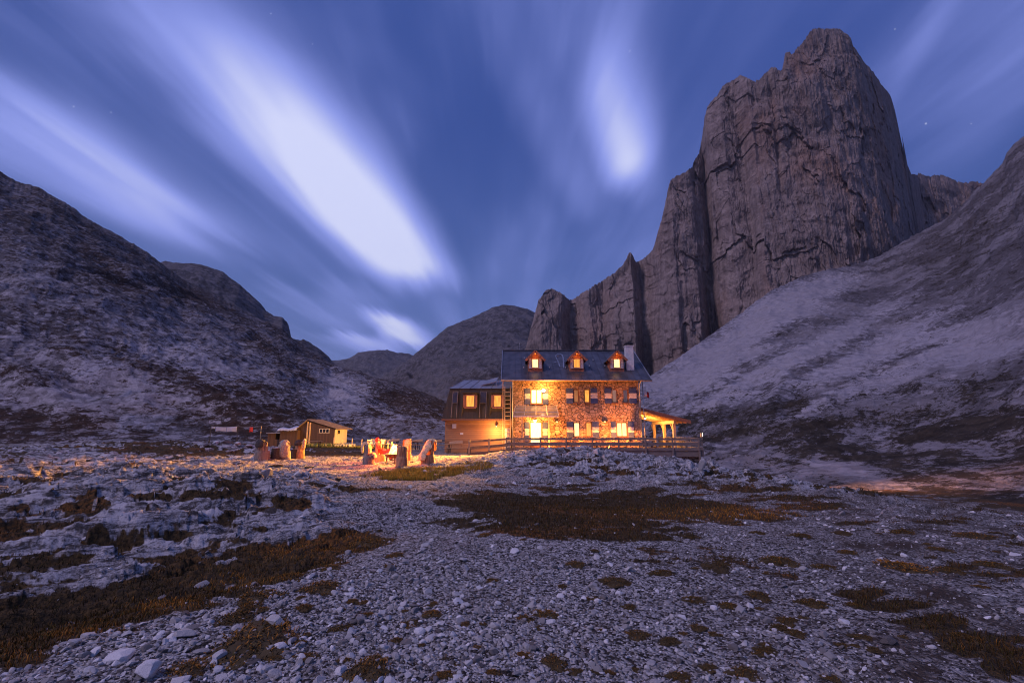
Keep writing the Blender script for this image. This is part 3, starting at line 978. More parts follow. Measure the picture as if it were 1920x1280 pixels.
def right_mask(x, y, z, T, n2, fine):
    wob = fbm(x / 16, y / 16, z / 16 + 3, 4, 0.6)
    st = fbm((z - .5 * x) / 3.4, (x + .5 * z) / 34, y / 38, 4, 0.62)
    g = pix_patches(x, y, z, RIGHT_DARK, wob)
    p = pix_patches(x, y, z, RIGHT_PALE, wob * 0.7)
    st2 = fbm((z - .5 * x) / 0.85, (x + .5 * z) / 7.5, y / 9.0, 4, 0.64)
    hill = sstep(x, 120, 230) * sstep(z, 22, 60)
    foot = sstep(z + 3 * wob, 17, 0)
    path_and_pool = pix_patches(x, y, z, [(1590, 882, 46, 10, 14, 1), (1655, 908, 56, 9, 16, 1), (1525, 868, 55, 2.2, 14, .7), (1425, 849, 80, 1.8, 11, .7), (1350, 838, 50, 1.6, 6, .6)], wob * .5)  # the path, plus ground painted pale where the lamp's pool of light falls
    dens = -.46 * path_and_pool - .16 + .34 * g - .24 * p + .26 * st + .16 * hill + .36 * foot
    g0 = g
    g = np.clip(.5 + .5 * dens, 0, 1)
    return np.stack([g, np.clip(0.47 + 0.46 * p + .15 * path_and_pool - .36 * hill - .16 * g0, 0, 1), np.clip(.5 + st, 0, 1)], -1)


right_crest = [(1040, 820, 95), (1130, 765, 112), (1215, 706, 130), (1260, 677, 142), (1305, 646, 158), (1370, 600, 185), (1440, 548, 215), (1490, 524, 240), (1530, 510, 262), (1580, 500, 285), (1620, 492, 305), (1660, 474, 318), (1690, 455, 325), (1730, 432, 330),
               (1760, 418, 330), (1785, 402, 325), (1815, 372, 315), (1840, 345, 305), (1862, 325, 300), (1880, 306, 295), (1888, 286, 292), (1905, 268, 288), (1925, 252, 285), (1990, 210, 280), (2120, 150, 270), (2400, 60, 260)]
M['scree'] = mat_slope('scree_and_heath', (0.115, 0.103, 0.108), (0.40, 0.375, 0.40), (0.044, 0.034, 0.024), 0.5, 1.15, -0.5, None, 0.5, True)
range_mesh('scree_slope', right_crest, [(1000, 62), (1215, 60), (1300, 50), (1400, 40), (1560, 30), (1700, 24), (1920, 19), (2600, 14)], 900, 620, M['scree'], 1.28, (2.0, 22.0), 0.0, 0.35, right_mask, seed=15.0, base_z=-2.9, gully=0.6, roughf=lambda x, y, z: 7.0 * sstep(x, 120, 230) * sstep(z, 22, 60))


# the rock tower
def mat_tower():
    m, t, b, o = new_mat('dolomite_tower_rock')
    x, y, z = xyz(t, o)
    warm = noise(t, comb(t, x * 1, y * 1, z * 0.45), 0.016, 5, 0.6, 0.3)
    vert = noise(t, comb(t, x * 1.0, y * 1.0, z * 0.14), 0.16, 8, 0.74, 0.4)
    grn = noise(t, o, 0.16, 7, 0.74)
    bed = noise(t, comb(t, x * 0.12, y * 0.12, z * 1.0), 0.20, 5, 0.65, 0.3)
    c = mixc(t, (grn * 0.60 + vert * 0.48 + bed * 0.12).ss(0.44, 0.76), (0.160, 0.122, 0.109), (0.335, 0.268, 0.238))
    c = mixc(t, warm.ss(0.46, 0.68) * 0.75, c, mixc(t, grn.ss(0.3, 0.7), (0.190, 0.118, 0.088), (0.38, 0.25, 0.190)))
    c = mixc(t, vert.ss(0.60, 0.78) * 0.25, c, (0.085, 0.072, 0.072))
    t.links.new(c, b.inputs['Base Color'])
    b.inputs['Roughness'].default_value = 0.95
    b.inputs['Specular IOR Level'].default_value = 0.1
    set_bump(t, b, grn * 1.0 + vert * 0.6 + bed * 0.4, 0.8, 2.2)
    return m


M['tower'] = mat_tower()


def build_tower():
    crest = [(960, 700, 0), (985, 655, 0), (995, 618, 0), (1003, 588, 0), (1010, 562, 0), (1018, 551, 0), (1026, 543, 0), (1036, 541, 0), (1046, 547, 0), (1056, 551, 0), (1068, 566, 0), (1078, 560, 0), (1092, 547, 0), (1108, 540, 0), (1122, 529, 0),
             (1140, 520, 0), (1158, 505, 0), (1168, 497, 0), (1174, 486, 0), (1180, 475, 0), (1186, 475, 0), (1191, 486, 0), (1205, 489, 0), (1214, 480, 0), (1224, 470, 0), (1232, 440, 0), (1240, 415, 0), (1247, 380, 0), (1252, 352, 0),
             (1258, 333, 0), (1268, 325, 0), (1284, 321, 0), (1297, 312, 0), (1304, 300, 0), (1311, 292, 0), (1315, 268, 0), (1319, 240, 0), (1321, 220, 0), (1326, 202, 0), (1337, 188, 0), (1347, 178, 0), (1356, 164, 0), (1368, 154, 0),
             (1378, 147, 0), (1387, 142, 0), (1400, 150, 0), (1415, 156, 0), (1428, 152, 0), (1434, 142, 0), (1446, 132, 0), (1452, 129, 0), (1462, 137, 0), (1467, 134, 0), (1470, 112, 0), (1472, 99, 0), (1480, 97, 0), (1485, 103, 0), (1496, 88, 0),
             (1505, 77, 0), (1512, 66, 0), (1522, 53, 0), (1535, 50, 0), (1556, 52, 0), (1574, 53, 0), (1586, 62, 0), (1595, 72, 0), (1601, 90, 0), (1612, 103, 0), (1621, 117, 0), (1634, 132, 0), (1648, 150, 0), (1660, 165, 0), (1670, 180, 0), (1678, 205, 0), (1683, 230, 0),
             (1691, 252, 0), (1693, 280, 0), (1700, 305, 0), (1709, 324, 0), (1722, 325, 0), (1735, 331, 0), (1750, 330, 0), (1768, 331, 0), (1790, 338, 0), (1808, 342, 0), (1830, 341, 0), (1850, 344, 0), (1880, 352, 0), (1960, 372, 0), (2100, 440, 0)]
    az, sl, _ = interp_crest(crest)

    def pa(px, py=430):
        a, b, c = ray(px, py)
        return a / b
    dep = [(960, 600), (990, 585), (1015, 560), (1050, 560), (1066, 580), (1078, 572), (1100, 540), (1128, 545), (1140, 528), (1165, 520), (1184, 512), (1198, 532), (1210, 520), (1232, 490), (1262, 472), (1300, 470), (1318, 484), (1328, 498), (1340, 476),
           (1372, 458), (1402, 454), (1412, 446), (1430, 430), (1480, 421), (1550, 414), (1620, 416), (1660, 424), (1695, 446), (1715, 490), (1740, 580), (1780, 600), (1850, 600), (2000, 560), (2150, 520)]
    da = np.array([pa(p) for p, _ in dep]); dd = np.array([d for _, d in dep])
    nc, nr = 1000, 760
    a = np.linspace(az[0], az[-1], nc)
    t = np.linspace(0, 1, nr)
    T, Ag = np.meshgrid(t, a, indexing='ij')
    S = np.interp(a, az, sl)
    S = S + 0.0062 * (fbm(a * 130, 0.5, 1.5, 5, 0.65)) + 0.0050 * (ridged(a * 300, 2.5, 0.5, 2) - .6)
    Dc = np.interp(a, da, dd)
    Zc = CZ + S * (Dc + 28)
    z = -10 + (Zc[None, :] + 10) * T
    # the fissures wander with height
    wz = 0.010 * fbm(z / 90, Ag * 6, 4.0, 3)
    aw = Ag + wz
    Yd = np.interp(aw.ravel(), da, dd).reshape(T.shape)
    Yd = Yd + 28 * T ** 1.5
    for (px, w, d, z0, z1) in ((1316, 0.0075, 48, -10, 165), (1327, 0.011, 30, -10, 130), (1205, .008, 26, -10, 110), (1073, .006, 24, -10, 90), (1131, .008, 10, -10, 110), (1409, .006, 8, 60, 330),
                               (1268, .008, 7, 20, 190), (1475, .006, 9, 240, 380), (1345, .006, 8, 140, 260), (1160, .010, 9, -10, 140)):
        k = np.exp(-((aw - pa(px)) / w) ** 2)
        Yd = Yd + .5 * d * k * sstep(z, z0 - 20, z0 + 10) * (1 - sstep(z, z1 - 40, z1 + 30))
    x = Ag * Yd
    flut = ridged(x / 34 + 0.5 * fbm(x / 60, z / 60, 2.0, 3), z / 120, Yd / 120 + 2.0, 5, 0.6) - 0.6
    lump = fbm(x / 70, z / 80, 3.0, 4)
    blk = ridged(x / 15, z / 24, 8.0, 5, 0.58) - 0.6
    # overlapping slabs: broken horizontal steps in the wall
    ph = (z + 0.25 * x + 16 * fbm(x / 60, z / 60, 6.0, 3)) / 22.0
    fr = ph - np.floor(ph)
    step = (sstep(fr, 0, 0.18) - fr) * sstep(fbm(x / 50, z / 50, 9.0, 3), -0.15, 0.35)
    env = 1 - 0.55 * sstep(T, 0.93, 1.0)
    crag = ridged(x / 6, z / 9, 18.0, 4, 0.6) - 0.6

    w1 = fbm(x / 24, z / 34, 31.0, 4); w2 = fbm(x / 24, z / 34, 41.0, 4)
    fc = 5 * facets(x / 40 + .55 * w1 + 40, z / 95 + .35 * w2 + 40, 1, 1.6) + 2.0 * facets(x / 15 + .6 * w1 + 40, z / 34 + .5 * w2 + 40, 2, 1.4) + 0.9 * facets(x / 5.5 + .7 * w1 + 40, z / 11 + .7 * w2 + 40, 3, 1.2)
    flf = ridged(x / 10 + .3 * w1, z / 85 + .4 * w2, 71.0, 5, 0.62) - 0.6
    Y = Yd - env * (4 * flut + 18 * lump + 1.2 * blk + 0.9 * crag + 1.5 * step + fc + 4.2 * flf)
    # keep each point on its own line of azimuth, so ledges stay ledges from the side too
    xx = Ag * Y
    zz = z
    front = np.stack([xx, Y, zz], -1)
    # the back of the tower: thick, falling away behind the crest
    nbk = 40
    tb = np.linspace(0, 1, nbk + 1)[1:]
    Tb, Ab = np.meshgrid(tb, a, indexing='ij')
    Yb = Y[-1][None, :] + 110 * Tb ** 0.8
    zb = Zc[None, :] - (Zc[None, :] + 10) * Tb ** 1.6 + 3.0 * fbm(Ab * 40, Tb * 6, 1.0, 3) * (1 - Tb) * np.minimum(1, Tb * 4)
    back = np.stack([Ab * Yb, Yb, zb], -1)
    v = np.concatenate([front, back], 0)
    return np_mesh('rock_tower', v.reshape(-1, 3), grid_faces(v.shape[0], nc), M['tower'], 'structure', smooth=False)


build_tower()

# ------------------------------------------------------------------ the stone hut
YF = 41.0                       # the facade stands 41 m off


def wx(px, py, Y=YF): return at(px, py, Y).x
def wz(px, py, Y=YF): return at(px, py, Y).z


DECK = 0.30
HX0, HX1 = wx(960.5, 770), wx(1199, 770)
EAVE_Y, RIDGE_Y = 40.35, 46.0
ze = wz(1080, 711.5, EAVE_Y); zr = wz(1080, 657, RIDGE_Y)
TAN = (zr - ze) / (RIDGE_Y - EAVE_Y)


def roof_z(Y): return ze + (Y - EAVE_Y) * TAN


WALL_TOP = roof_z(YF) - 0.16
hut = empty('mountain_hut', (HX0, YF, DECK), 'large stone alpine hut with dark metal roof, three lit dormers and blue and white shutters', 'building')


def rect(px0, px1, py0, py1, Y=YF):
    pm = (py0 + py1) / 2; pc = (px0 + px1) / 2
    return wx(px0, pm, Y), wx(px1, pm, Y), wz(pc, py1, Y), wz(pc, py0, Y)


openings = [  # px0, px1, py0, py1, glass, muntins
    (995, 1017, 729, 757, 'pane_hot', 1), (1075, 1086, 729, 755, 'pane_orange', 0), (1095, 1106.5, 729, 755, 'pane_gold', 0), (1147, 1158, 729, 755, 'pane_pink', 0), (1167.5, 1178.5, 729, 755, 'pane_dim', 0),
    (1075.5, 1088, 791, 819, 'pane_white', 0), (1098, 1110, 791, 819, 'pane_yellow', 0), (1156, 1177, 791, 819, 'pane_white', 1)]
rects = [rect(*o[:4]) for o in openings]
dr = rect(993, 1017, 790, 830); door_rect = (dr[0], dr[1], DECK, dr[3])
mb = MB()
allr = rects + [door_rect]
xs = sorted({HX0, HX1} | {r[0] for r in allr} | {r[1] for r in allr})
zs = sorted({-1.2, WALL_TOP} | {r[2] for r in allr} | {r[3] for r in allr})
for i in range(len(xs) - 1):
    for j in range(len(zs) - 1):
        cx, cz = (xs[i] + xs[i + 1]) / 2, (zs[j] + zs[j + 1]) / 2
        if any(r[0] < cx < r[1] and r[2] < cz < r[3] for r in allr): continue
        mb.quad((xs[i], YF, zs[j]), (xs[i + 1], YF, zs[j]), (xs[i + 1], YF, zs[j + 1]), (xs[i], YF, zs[j + 1]))
RD = 0.24
for r in allr:
    a, b, c, d = r
    mb.quad((a, YF, c), (a, YF + RD, c), (a, YF + RD, d), (a, YF, d)); mb.quad((b, YF, c), (b, YF, d), (b, YF + RD, d), (b, YF + RD, c))
    mb.quad((a, YF, c), (b, YF, c), (b, YF + RD, c), (a, YF + RD, c)); mb.quad((a, YF, d), (a, YF + RD, d), (b, YF + RD, d), (b, YF, d))
YB_ = 2 * RIDGE_Y - YF
for x in (HX0, HX1):
    mb.add([(x, YF, -1.2), (x, YB_, -1.2), (x, YB_, WALL_TOP), (x, RIDGE_Y, zr - 0.18), (x, YF, WALL_TOP)], [(0, 1, 2, 3, 4)])
mb.quad((HX0, YB_, -1.2), (HX1, YB_, -1.2), (HX1, YB_, WALL_TOP), (HX0, YB_, WALL_TOP))
wall = mb.build('wall', M['stone_wall'], hut)

for (o, r) in zip(openings, rects):
    a, b, c, d = r
    f = MB(); y0, y1 = YF + 0.10, YF + 0.17; w = 0.085
    f.box((a, y0, c), (a + w, y1, d)); f.box((b - w, y0, c), (b, y1, d)); f.box((a + w, y0, c), (b - w, y1, c + w)); f.box((a + w, y0, d - w), (b - w, y1, d))
    if o[5]:
        f.box(((a + b) / 2 - 0.03, y0 + .005, c + w), ((a + b) / 2 + 0.03, y1 - .005, d - w))
    f.box((a - 0.05, YF - 0.10, c - 0.07), (b + 0.05, YF + 0.10, c - 0.003))
    fr = f.build('window', M['frame_wood'], hut, bevel=0.008)
    MB().box((a + w, YF + 0.13, c + w), (b - w, YF + 0.15, d - w)).build('pane', M[o[4]], fr)


def shutter(px0, px1, py0, py1, parent, Y=YF, mats=('blue_wood', 'white_wood'), out=0.06):
    a, b, c, d = rect(px0, px1, py0, py1, Y)
    s = MB(); h = (d - c) / 3; e = 0.004
    for k in range(3):
        s.box((a, Y - out, c + h * k + e), (b, Y - out + 0.045, c + h * (k + 1) - e), 1 if k == 1 else 0)
    for k in (0, 1):
        xx = b - .05 if k else a + .05
        s.box((xx - .02, Y - out - .012, c + h * 1.35), (xx + .02, Y - out - .001, c + h * 1.5), 0)
    s.beam((a, Y - out - .012, c + h * .5), (b, Y - out - .012, c + h * .5), 0.012, 0.03, mi=0)
    return s.build('shutter', [M[mats[0]], M[mats[1]]], parent)


for s_ in ((984, 994.4, 728, 757.5), (1017.6, 1028, 728, 757.5), (1061.5, 1074.3, 727.5, 756), (1107.3, 1120, 727.5, 756), (1133.5, 1146.3, 727.5, 756), (1179.3, 1193.5, 727.5, 756),
           (984, 992.4, 791, 828), (1017.6, 1027, 791, 828), (1062.5, 1074.8, 790.5, 820), (1110.8, 1123, 790.5, 820), (1145.5, 1155.3, 790.5, 820), (1177.8, 1188.5, 790.5, 820)):
    shutter(*s_, hut)

# door, standing lit
a, b, c, d = door_rect
f = MB(); w = 0.10
f.box((a, YF + .10, c), (a + w, YF + .2, d)); f.box((b - w, YF + .10, c), (b, YF + .2, d)); f.box((a + w, YF + .10, d - w), (b - w, YF + .2, d)); f.box((a + w, YF + .12, c), (b - w, YF + .18, c + .42))
dd = f.build('door', M['frame_wood'], hut, bevel=0.008)
MB().box((a + w, YF + .14, c + .42), (b - w, YF + .16, d - w)).build('pane', M['pane_hot'], dd)
MB().tube([(b - w - .05, YF + .1, c + 1.0), (b - w - .05, YF + .04, c + 1.0), (b - w - .17, YF + .04, c + 1.0)], .014, 6).build('handle', M['steel'], dd)

# roof
eL, eR = at(940.5, 711.5, EAVE_Y).x, at(1221, 710, EAVE_Y).x
TH = 0.12
mb = MB()
for sgn in (0, 1):
    ye = EAVE_Y if sgn == 0 else 2 * RIDGE_Y - EAVE_Y
    n = Vector((0, 0, TH))
    mb.prism([(eL, ye, ze - TH), (eR, ye, ze - TH), (eR, RIDGE_Y, zr - TH), (eL, RIDGE_Y, zr - TH)], n)
k = 0
x = eL + 0.02
while x < eR:
    mb.beam((x, EAVE_Y + .01, ze + .018), (x, RIDGE_Y - .02, zr + .018), 0.03, 0.036)
    x += 0.56
mb.box((eL - .02, RIDGE_Y - .14, zr + .0), (eR + .02, RIDGE_Y + .14, zr + .05))
roof = mb.build('roof', M['metal_roof'], hut)
# pale edge flashing down both verges, gutter, chimney, mast, painted figure on the sheet
for x in (eL - .035, eR + .035):
    MB().beam((x, EAVE_Y, ze - .03), (x, RIDGE_Y, zr - .03), 0.06, 0.17).build('verge_flashing', M['pale_metal'], roof)
MB().tube([(eL - .02, EAVE_Y - .07, ze - .07), (eR + .02, EAVE_Y - .07, ze - .07)], 0.075, 8).build('gutter', simple('copper_gutter', (0.42, 0.28, 0.19), 0.5, 0.2, 5, 0.3), roof, smooth=True)
ca, cb = wx(1172.5, 670, 42.3), wx(1186.5, 670, 42.3)
ctop = wz(1179, 650, 42.3)
mb = MB().box((ca, 42.0, roof_z(42.0) - .4), (cb, 42.62, ctop)).box((ca - .05, 41.95, ctop), (cb + .05, 42.67, ctop + .07))
mb.build('chimney', M['chimney'], roof)
mb = MB()
for (xx, yy) in ((ca + .06, 42.06), (cb - .06, 42.06), (ca + .06, 42.56), (cb - .06, 42.56)): mb.box((xx - .03, yy - .03, ctop + .07), (xx + .03, yy + .03, ctop + .24))
mb.prism([(ca - .07, 41.93, ctop + .24), (cb + .07, 41.93, ctop + .24), ((ca + cb) / 2, 41.93, ctop + .42)], (0, .76, 0))
mb.build('chimney_cap', M['dark_metal'], roof)
mb = MB().tube([(wx(974.5, 655, RIDGE_Y), RIDGE_Y, zr), (wx(974.5, 655, RIDGE_Y), RIDGE_Y, zr + .62)], .022, 6).ball((wx(974.5, 655, RIDGE_Y), RIDGE_Y, zr + .66), (.07, .07, .05), 8, 6)
mb.build('vent_pipe', M['pale_metal'], roof)


def on_roof(px, py):
    """the spot of the front roof slope that a photo pixel shows"""
    a, b, c = ray(px, py)
    Yk = (ze - EAVE_Y * TAN + .03 - CZ) / (c / b - TAN)
    return Vector((a / b * Yk, Yk, CZ + c / b * Yk))


mb = MB()
for pts in ([(1041.5, 668), (1044, 664), (1049, 663), (1054, 665), (1056, 671), (1056.5, 680), (1057, 690)], [(1042, 669), (1045, 674), (1048, 682), (1049.5, 687)], [(1039, 680), (1042, 678), (1046, 678)], [(1048.5, 687), (1057, 687)], [(1059, 676), (1056, 677)]):
    q = [on_roof(*p) for p in pts]
    for i in range(len(q) - 1):
        mb.beam(q[i] + Vector((0, 0, .004 * i)), q[i + 1] + Vector((0, 0, .004 * i)), 0.11, 0.012, up=(0, -TAN, 1))
mb.ball(on_roof(1047, 667), (.13, .06, .06), 8, 6)
mb.build('white_patch', M['pale_metal'], roof)
for (px, py) in ((983, 672), (982, 690), (1105, 687), (1134, 687), (1112, 676), (1030, 690), (1060, 690)):
    p = on_roof(px, py); MB().box(p - Vector((.04, .05, .0)), p + Vector((.04, .03, .13))).build('snow_guard', M['steel'], roof)

# dormers
YD = 41.75
for n_, cpx in enumerate((1003.5, 1081.5, 1156.5)):
    xc = wx(cpx, 685, YD)
    hw = 13.2 / F * YD * 1.03
    zb = roof_z(YD) - .05
    zt = wz(cpx, 672.5, YD); za = wz(cpx, 659.5, YD)
    px0, px1, pz0, pz1 = rect(cpx - 6.2, cpx + 6.2, 672.5, 689.5, YD)
    yb = EAVE_Y + (zt - ze) / TAN; yr = EAVE_Y + (za - ze) / TAN
    m_ = MB()
    # front with an opening, gable, two cheeks
    m_.quad((xc - hw, YD, zb), (xc + hw, YD, zb), (xc + hw, YD, pz0), (xc - hw, YD, pz0))
    m_.quad((xc - hw, YD, pz0), (px0, YD, pz0), (px0, YD, zt), (xc - hw, YD, zt)); m_.quad((px1, YD, pz0), (xc + hw, YD, pz0), (xc + hw, YD, zt), (px1, YD, zt))
    m_.quad((px0, YD, pz1), (px1, YD, pz1), (px1, YD, zt), (px0, YD, zt)) if zt - pz1 > .02 else None
    m_.add([(xc - hw, YD, zt), (xc + hw, YD, zt), (xc, YD, za)], [(0, 1, 2)])
    for s in (-1, 1):
        m_.add([(xc + s * hw, YD, zb), (xc + s * hw, yb, zt), (xc + s * hw, YD, zt)], [(0, 1, 2)])
    for s in (-1, 1):   # brackets
        m_.beam((xc + s * (hw - .06), YD - .04, pz1 + .02), (xc + s * (hw - .06), YD - .34, zt + .06), .09, .10)
    dm = m_.build('dormer', M['red_wood'], hut)
    ov = 0.22
    sl = (za - zt) / hw
    ex = hw + ov; ezz = zt - sl * ov
    r_ = MB()
    for s in (-1, 1):
        r_.prism([(xc, YD - .38, za + .02), (xc + s * ex, YD - .38, ezz + .02), (xc + s * ex, EAVE_Y + (ezz - ze) / TAN + .1, ezz + .02), (xc, yr + .15, za + .02)], (0, 0, .09))
    r_.build('dormer_roof', M['metal_roof'], dm)
    b_ = MB()
    for s in (-1, 1):
        b_.beam((xc, YD - .40, za + .0), (xc + s * ex, YD - .40, ezz), .04, .20)
    b_.build('bargeboard', M['red_wood'], dm)
    f = MB(); w = .05
    f.box((px0, YD - .03, pz0), (px0 + w, YD + .05, pz1)); f.box((px1 - w, YD - .03, pz0), (px1, YD + .05, pz1)); f.box((px0 + w, YD - .03, pz0), (px1 - w, YD + .05, pz0 + w)); f.box((px0 + w, YD - .03, pz1 - w), (px1 - w, YD + .05, pz1))
    f.box((px0 - .05, YD - .10, pz0 - .06), (px1 + .05, YD - .002, pz0 - .003))
    f.build('window_frame', M['honey_wood'], dm)
    MB().box((px0 + w, YD + .01, pz0 + w), (px1 - w, YD + .03, pz1 - w)).build('pane', M['pane_white'] if n_ != 1 else M['pane_gold'], dm)
    bb = MB().ball((xc, YD - .20, za - .22), .035, 8, 6).tube([(xc, YD - .20, za - .19), (xc, YD - .20, za - .02)], .012, 6).build('added_gable_lamp', M['ember'], dm, smooth=True)  # bulb added under each gable to warm the dormer front
    lamp('added_gable_glow', (xc, YD - .42, za - .40), 9, (1.0, .30, .06), .05, parent=dm)
    for s in (-1, 1):
        e0 = px1 + .03 if s > 0 else px0 - .03 - .24
        s_ = MB().box((e0, YD - .07, pz0 - .05), (e0 + .24, YD - .03, pz1))
        for q in range(1, 6): s_.box((e0 + .03, YD - .085, pz0 - .05 + q * (pz1 - pz0) / 6), (e0 + .21, YD - .072, pz0 - .01 + q * (pz1 - pz0) / 6))
        s_.build('shutter', M['white_wood'], dm)

# downpipes
for px in (961.2, 1200.5):
    x = wx(px, 770)
    MB().tube([(x, EAVE_Y - .07, ze - .1), (x, YF - .08, ze - .5), (x, YF - .08, DECK)], .05, 8).build('downpipe', M['steel'], hut, smooth=True)

# glazed canopy over the door
zc0, zc1 = wz(1005, 761, YF), wz(1005, 779.5, 39.7)
kx0, kx1 = wx(962, 779, 39.7), wx(1047.5, 779, 39.7)
jx0, jx1 = wx(967, 761), wx(1043, 761)
mb = MB()
mb.prism([(kx0, 39.7, zc1), (kx1, 39.7, zc1), (jx1, YF - .01, zc0), (jx0, YF - .01, zc0)], (0, 0, .03))
can = mb.build('canopy', simple('milky_canopy_sheet', (0.13, 0.12, 0.115), 0.18, 0.25, 3), hut)
mb = MB()
for i in range(5):
    t_ = i / 4
    mb.beam((kx0 + (kx1 - kx0) * t_, 39.7, zc1 + .03), (jx0 + (jx1 - jx0) * t_, YF - .02, zc0 + .03), .05, .10)
for t_ in (.35, .7):
    ya_, za_ = 39.7 + (YF - 39.7) * t_, zc1 + (zc0 - zc1) * t_ + .035
    mb.beam((kx0 + (jx0 - kx0) * t_, ya_, za_), (kx1 + (jx1 - kx1) * t_, ya_, za_), .04, .05)
mb.beam((kx0, 39.69, zc1 - .03), (kx1, 39.69, zc1 - .03), .06, .12); mb.beam((jx0, YF - .03, zc0 - .04), (jx1, YF - .03, zc0 - .04), .05, .10)
mb.build('canopy_frame', M['steel'], can)
for px in (979, 1029):
    x = wx(px, 800, 39.8)
    MB().box((x - .05, 39.75, DECK), (x + .05, 39.85, zc1 - .09)).build('canopy_post', M['honey_wood'], can)

# lamps on the facade
fx, fz = wx(1018.5, 733), wz(1018.5, 733)
fl = MB().box((fx - .13, YF - .34, fz - .10), (fx + .13, YF - .24, fz + .10)).beam((fx, YF - .24, fz), (fx, YF, fz), .05, .05).build('floodlight', M['dark_metal'], hut)
MB().ball((fx, YF - .37, fz), (.15, .06, .12), 12, 8).build('lamp_lens', M['lens'], fl, smooth=True)
lamp('flood_beam', (fx - .02, YF - .52, fz + .02), 165000, (1.0, .42, .06), .10, 'SPOT', (-5.5, 27.5, 0.0), 54, .9, fl)
lamp('flood_glow', (fx, YF - 1.0, fz + .05), 620, GOLD, .12, parent=fl)
bx_, bz_ = wx(1003, 787.5, 40.6), wz(1003, 787.5, 40.6)
dl = MB().tube([(bx_, 40.6, bz_ + .10), (bx_, 40.6, bz_ + .30)], .04, 8).tube([(bx_, 40.6, bz_ + .10), (bx_, 40.6, bz_ + .02)], [.06, .16], 12).build('door_lamp', M['dark_metal'], hut)
MB().ball((bx_, 40.6, bz_ - .03), .12, 12, 8).build('bulb', M['lens'], dl, smooth=True)
lamp('door_glow', (bx_, 40.35, bz_ - .25), 340, GOLD, .1, parent=dl)
for px in (1044, 1133.5):
    x, z = wx(px, 789), wz(px, 789)
    sh = MB().tube([(x, YF - .14, z + .10), (x, YF - .14, z + .05), (x, YF - .14, z - .03)], [.02, .17, .20], 14).beam((x, YF - .14, z + .08), (x, YF, z + .08), .04, .04).build('wall_lamp', M['dark_metal'], hut)
    MB().ball((x, YF - .14, z - .05), .07, 10, 8).build('bulb', emit('dim_bulb', (1.0, .55, .2), 3.0), sh, smooth=True)
    lamp('wall_lamp_glow', (x, YF - .60, z - .30), 90, WARM, .1, parent=sh)
# uplights added along the deck edge to wash the whole facade
for px in (1030, 1090, 1145, 1190):
    x = wx(px, 835, 38.6)
    bl = MB().box((x - .10, 38.35, DECK + .02), (x + .10, 38.50, DECK + .16)).build('added_uplight', M['dark_metal'], hut)
    MB().box((x - .08, 38.505, DECK + .05), (x + .08, 38.53, DECK + .15)).build('lamp_lens', emit('added_uplight_lens', (1.0, .6, .25), 8), bl)
    lamp('added_uplight_beam', (x, 38.62, DECK + .12), 1800, WARM, .08, 'SPOT', (x, YF, 4.6), 150, .9, bl)

# ------------------------------------------------------------------ timber annex with mansard roof
YA = 41.7
ax0 = wx(834.5, 800, YA); axr = HX0 - .003
annex = empty('timber_annex', (ax0, YA, 0.1), 'low timber annex with dark mansard roof and orange boards left of the stone hut', 'building')
zAt = wz(890, 786, YA - .35)
MB().box((ax0, YA, -.3), (axr, 49, zAt + .02)).build('wall', M['larch'], annex)
b0 = wx(828, 786, YA - .4)
zm = wz(890, 728.5, 42.5); m0 = wx(844, 728.5, 42.5)
t0 = wx(871, 713.5, 45.5); zt_ = wz(890, 712.5, 45.5)
mb = MB()
lo_ = [(b0, YA - .4, zAt), (axr, YA - .4, zAt), (axr, 49.4, zAt), (b0, 49.4, zAt)]
mi_ = [(m0, 42.5, zm), (axr, 42.5, zm), (axr, 48.4, zm), (m0, 48.4, zm)]
mb.add(lo_ + mi_, [(0, 1, 5, 4), (1, 2, 6, 5), (2, 3, 7, 6), (3, 0, 4, 7), (0, 3, 2, 1), (4, 5, 6, 7)])
mans = mb.build('mansard_slope', M['shingle'], annex)
mb = MB().box((b0 - .02, YA - .42, zAt - .10), (axr, YA - .36, zAt + .04)).box((b0 - .02, YA - .36, zAt - .1), (b0 + .04, 49.3, zAt + .04))
mb.build('eaves_board', M['frame_wood'], mans)
mb = MB()
e = .12
up = [(m0 - e, 42.5 - e, zm + .01), (axr, 42.5 - e, zm + .01), (axr, 48.4 + e, zm + .01), (m0 - e, 48.4 + e, zm + .01)]
tp = [(t0, 45.45, zt_), (axr, 45.45, zt_)]
mb.add(up + tp, [(0, 1, 5, 4), (1, 2, 5), (2, 3, 4, 5), (3, 0, 4), (0, 3, 2, 1)])
dxs = axr - t0
for k in range(7):
    t_ = k / 6
    xb = (m0 - e) + (axr - m0 + e) * t_; xt = t0 + dxs * t_
    mb.beam((xb, 42.5 - e, zm + .035), (xt, 45.45, zt_ + .02), .03, .04)
mb.build('upper_roof', M['pale_metal'], annex)


def on_mans(z):   # forward distance of the mansard front at height z
    return (YA - .4) + (42.5 - YA + .4) * (z - zAt) / (zm - zAt)


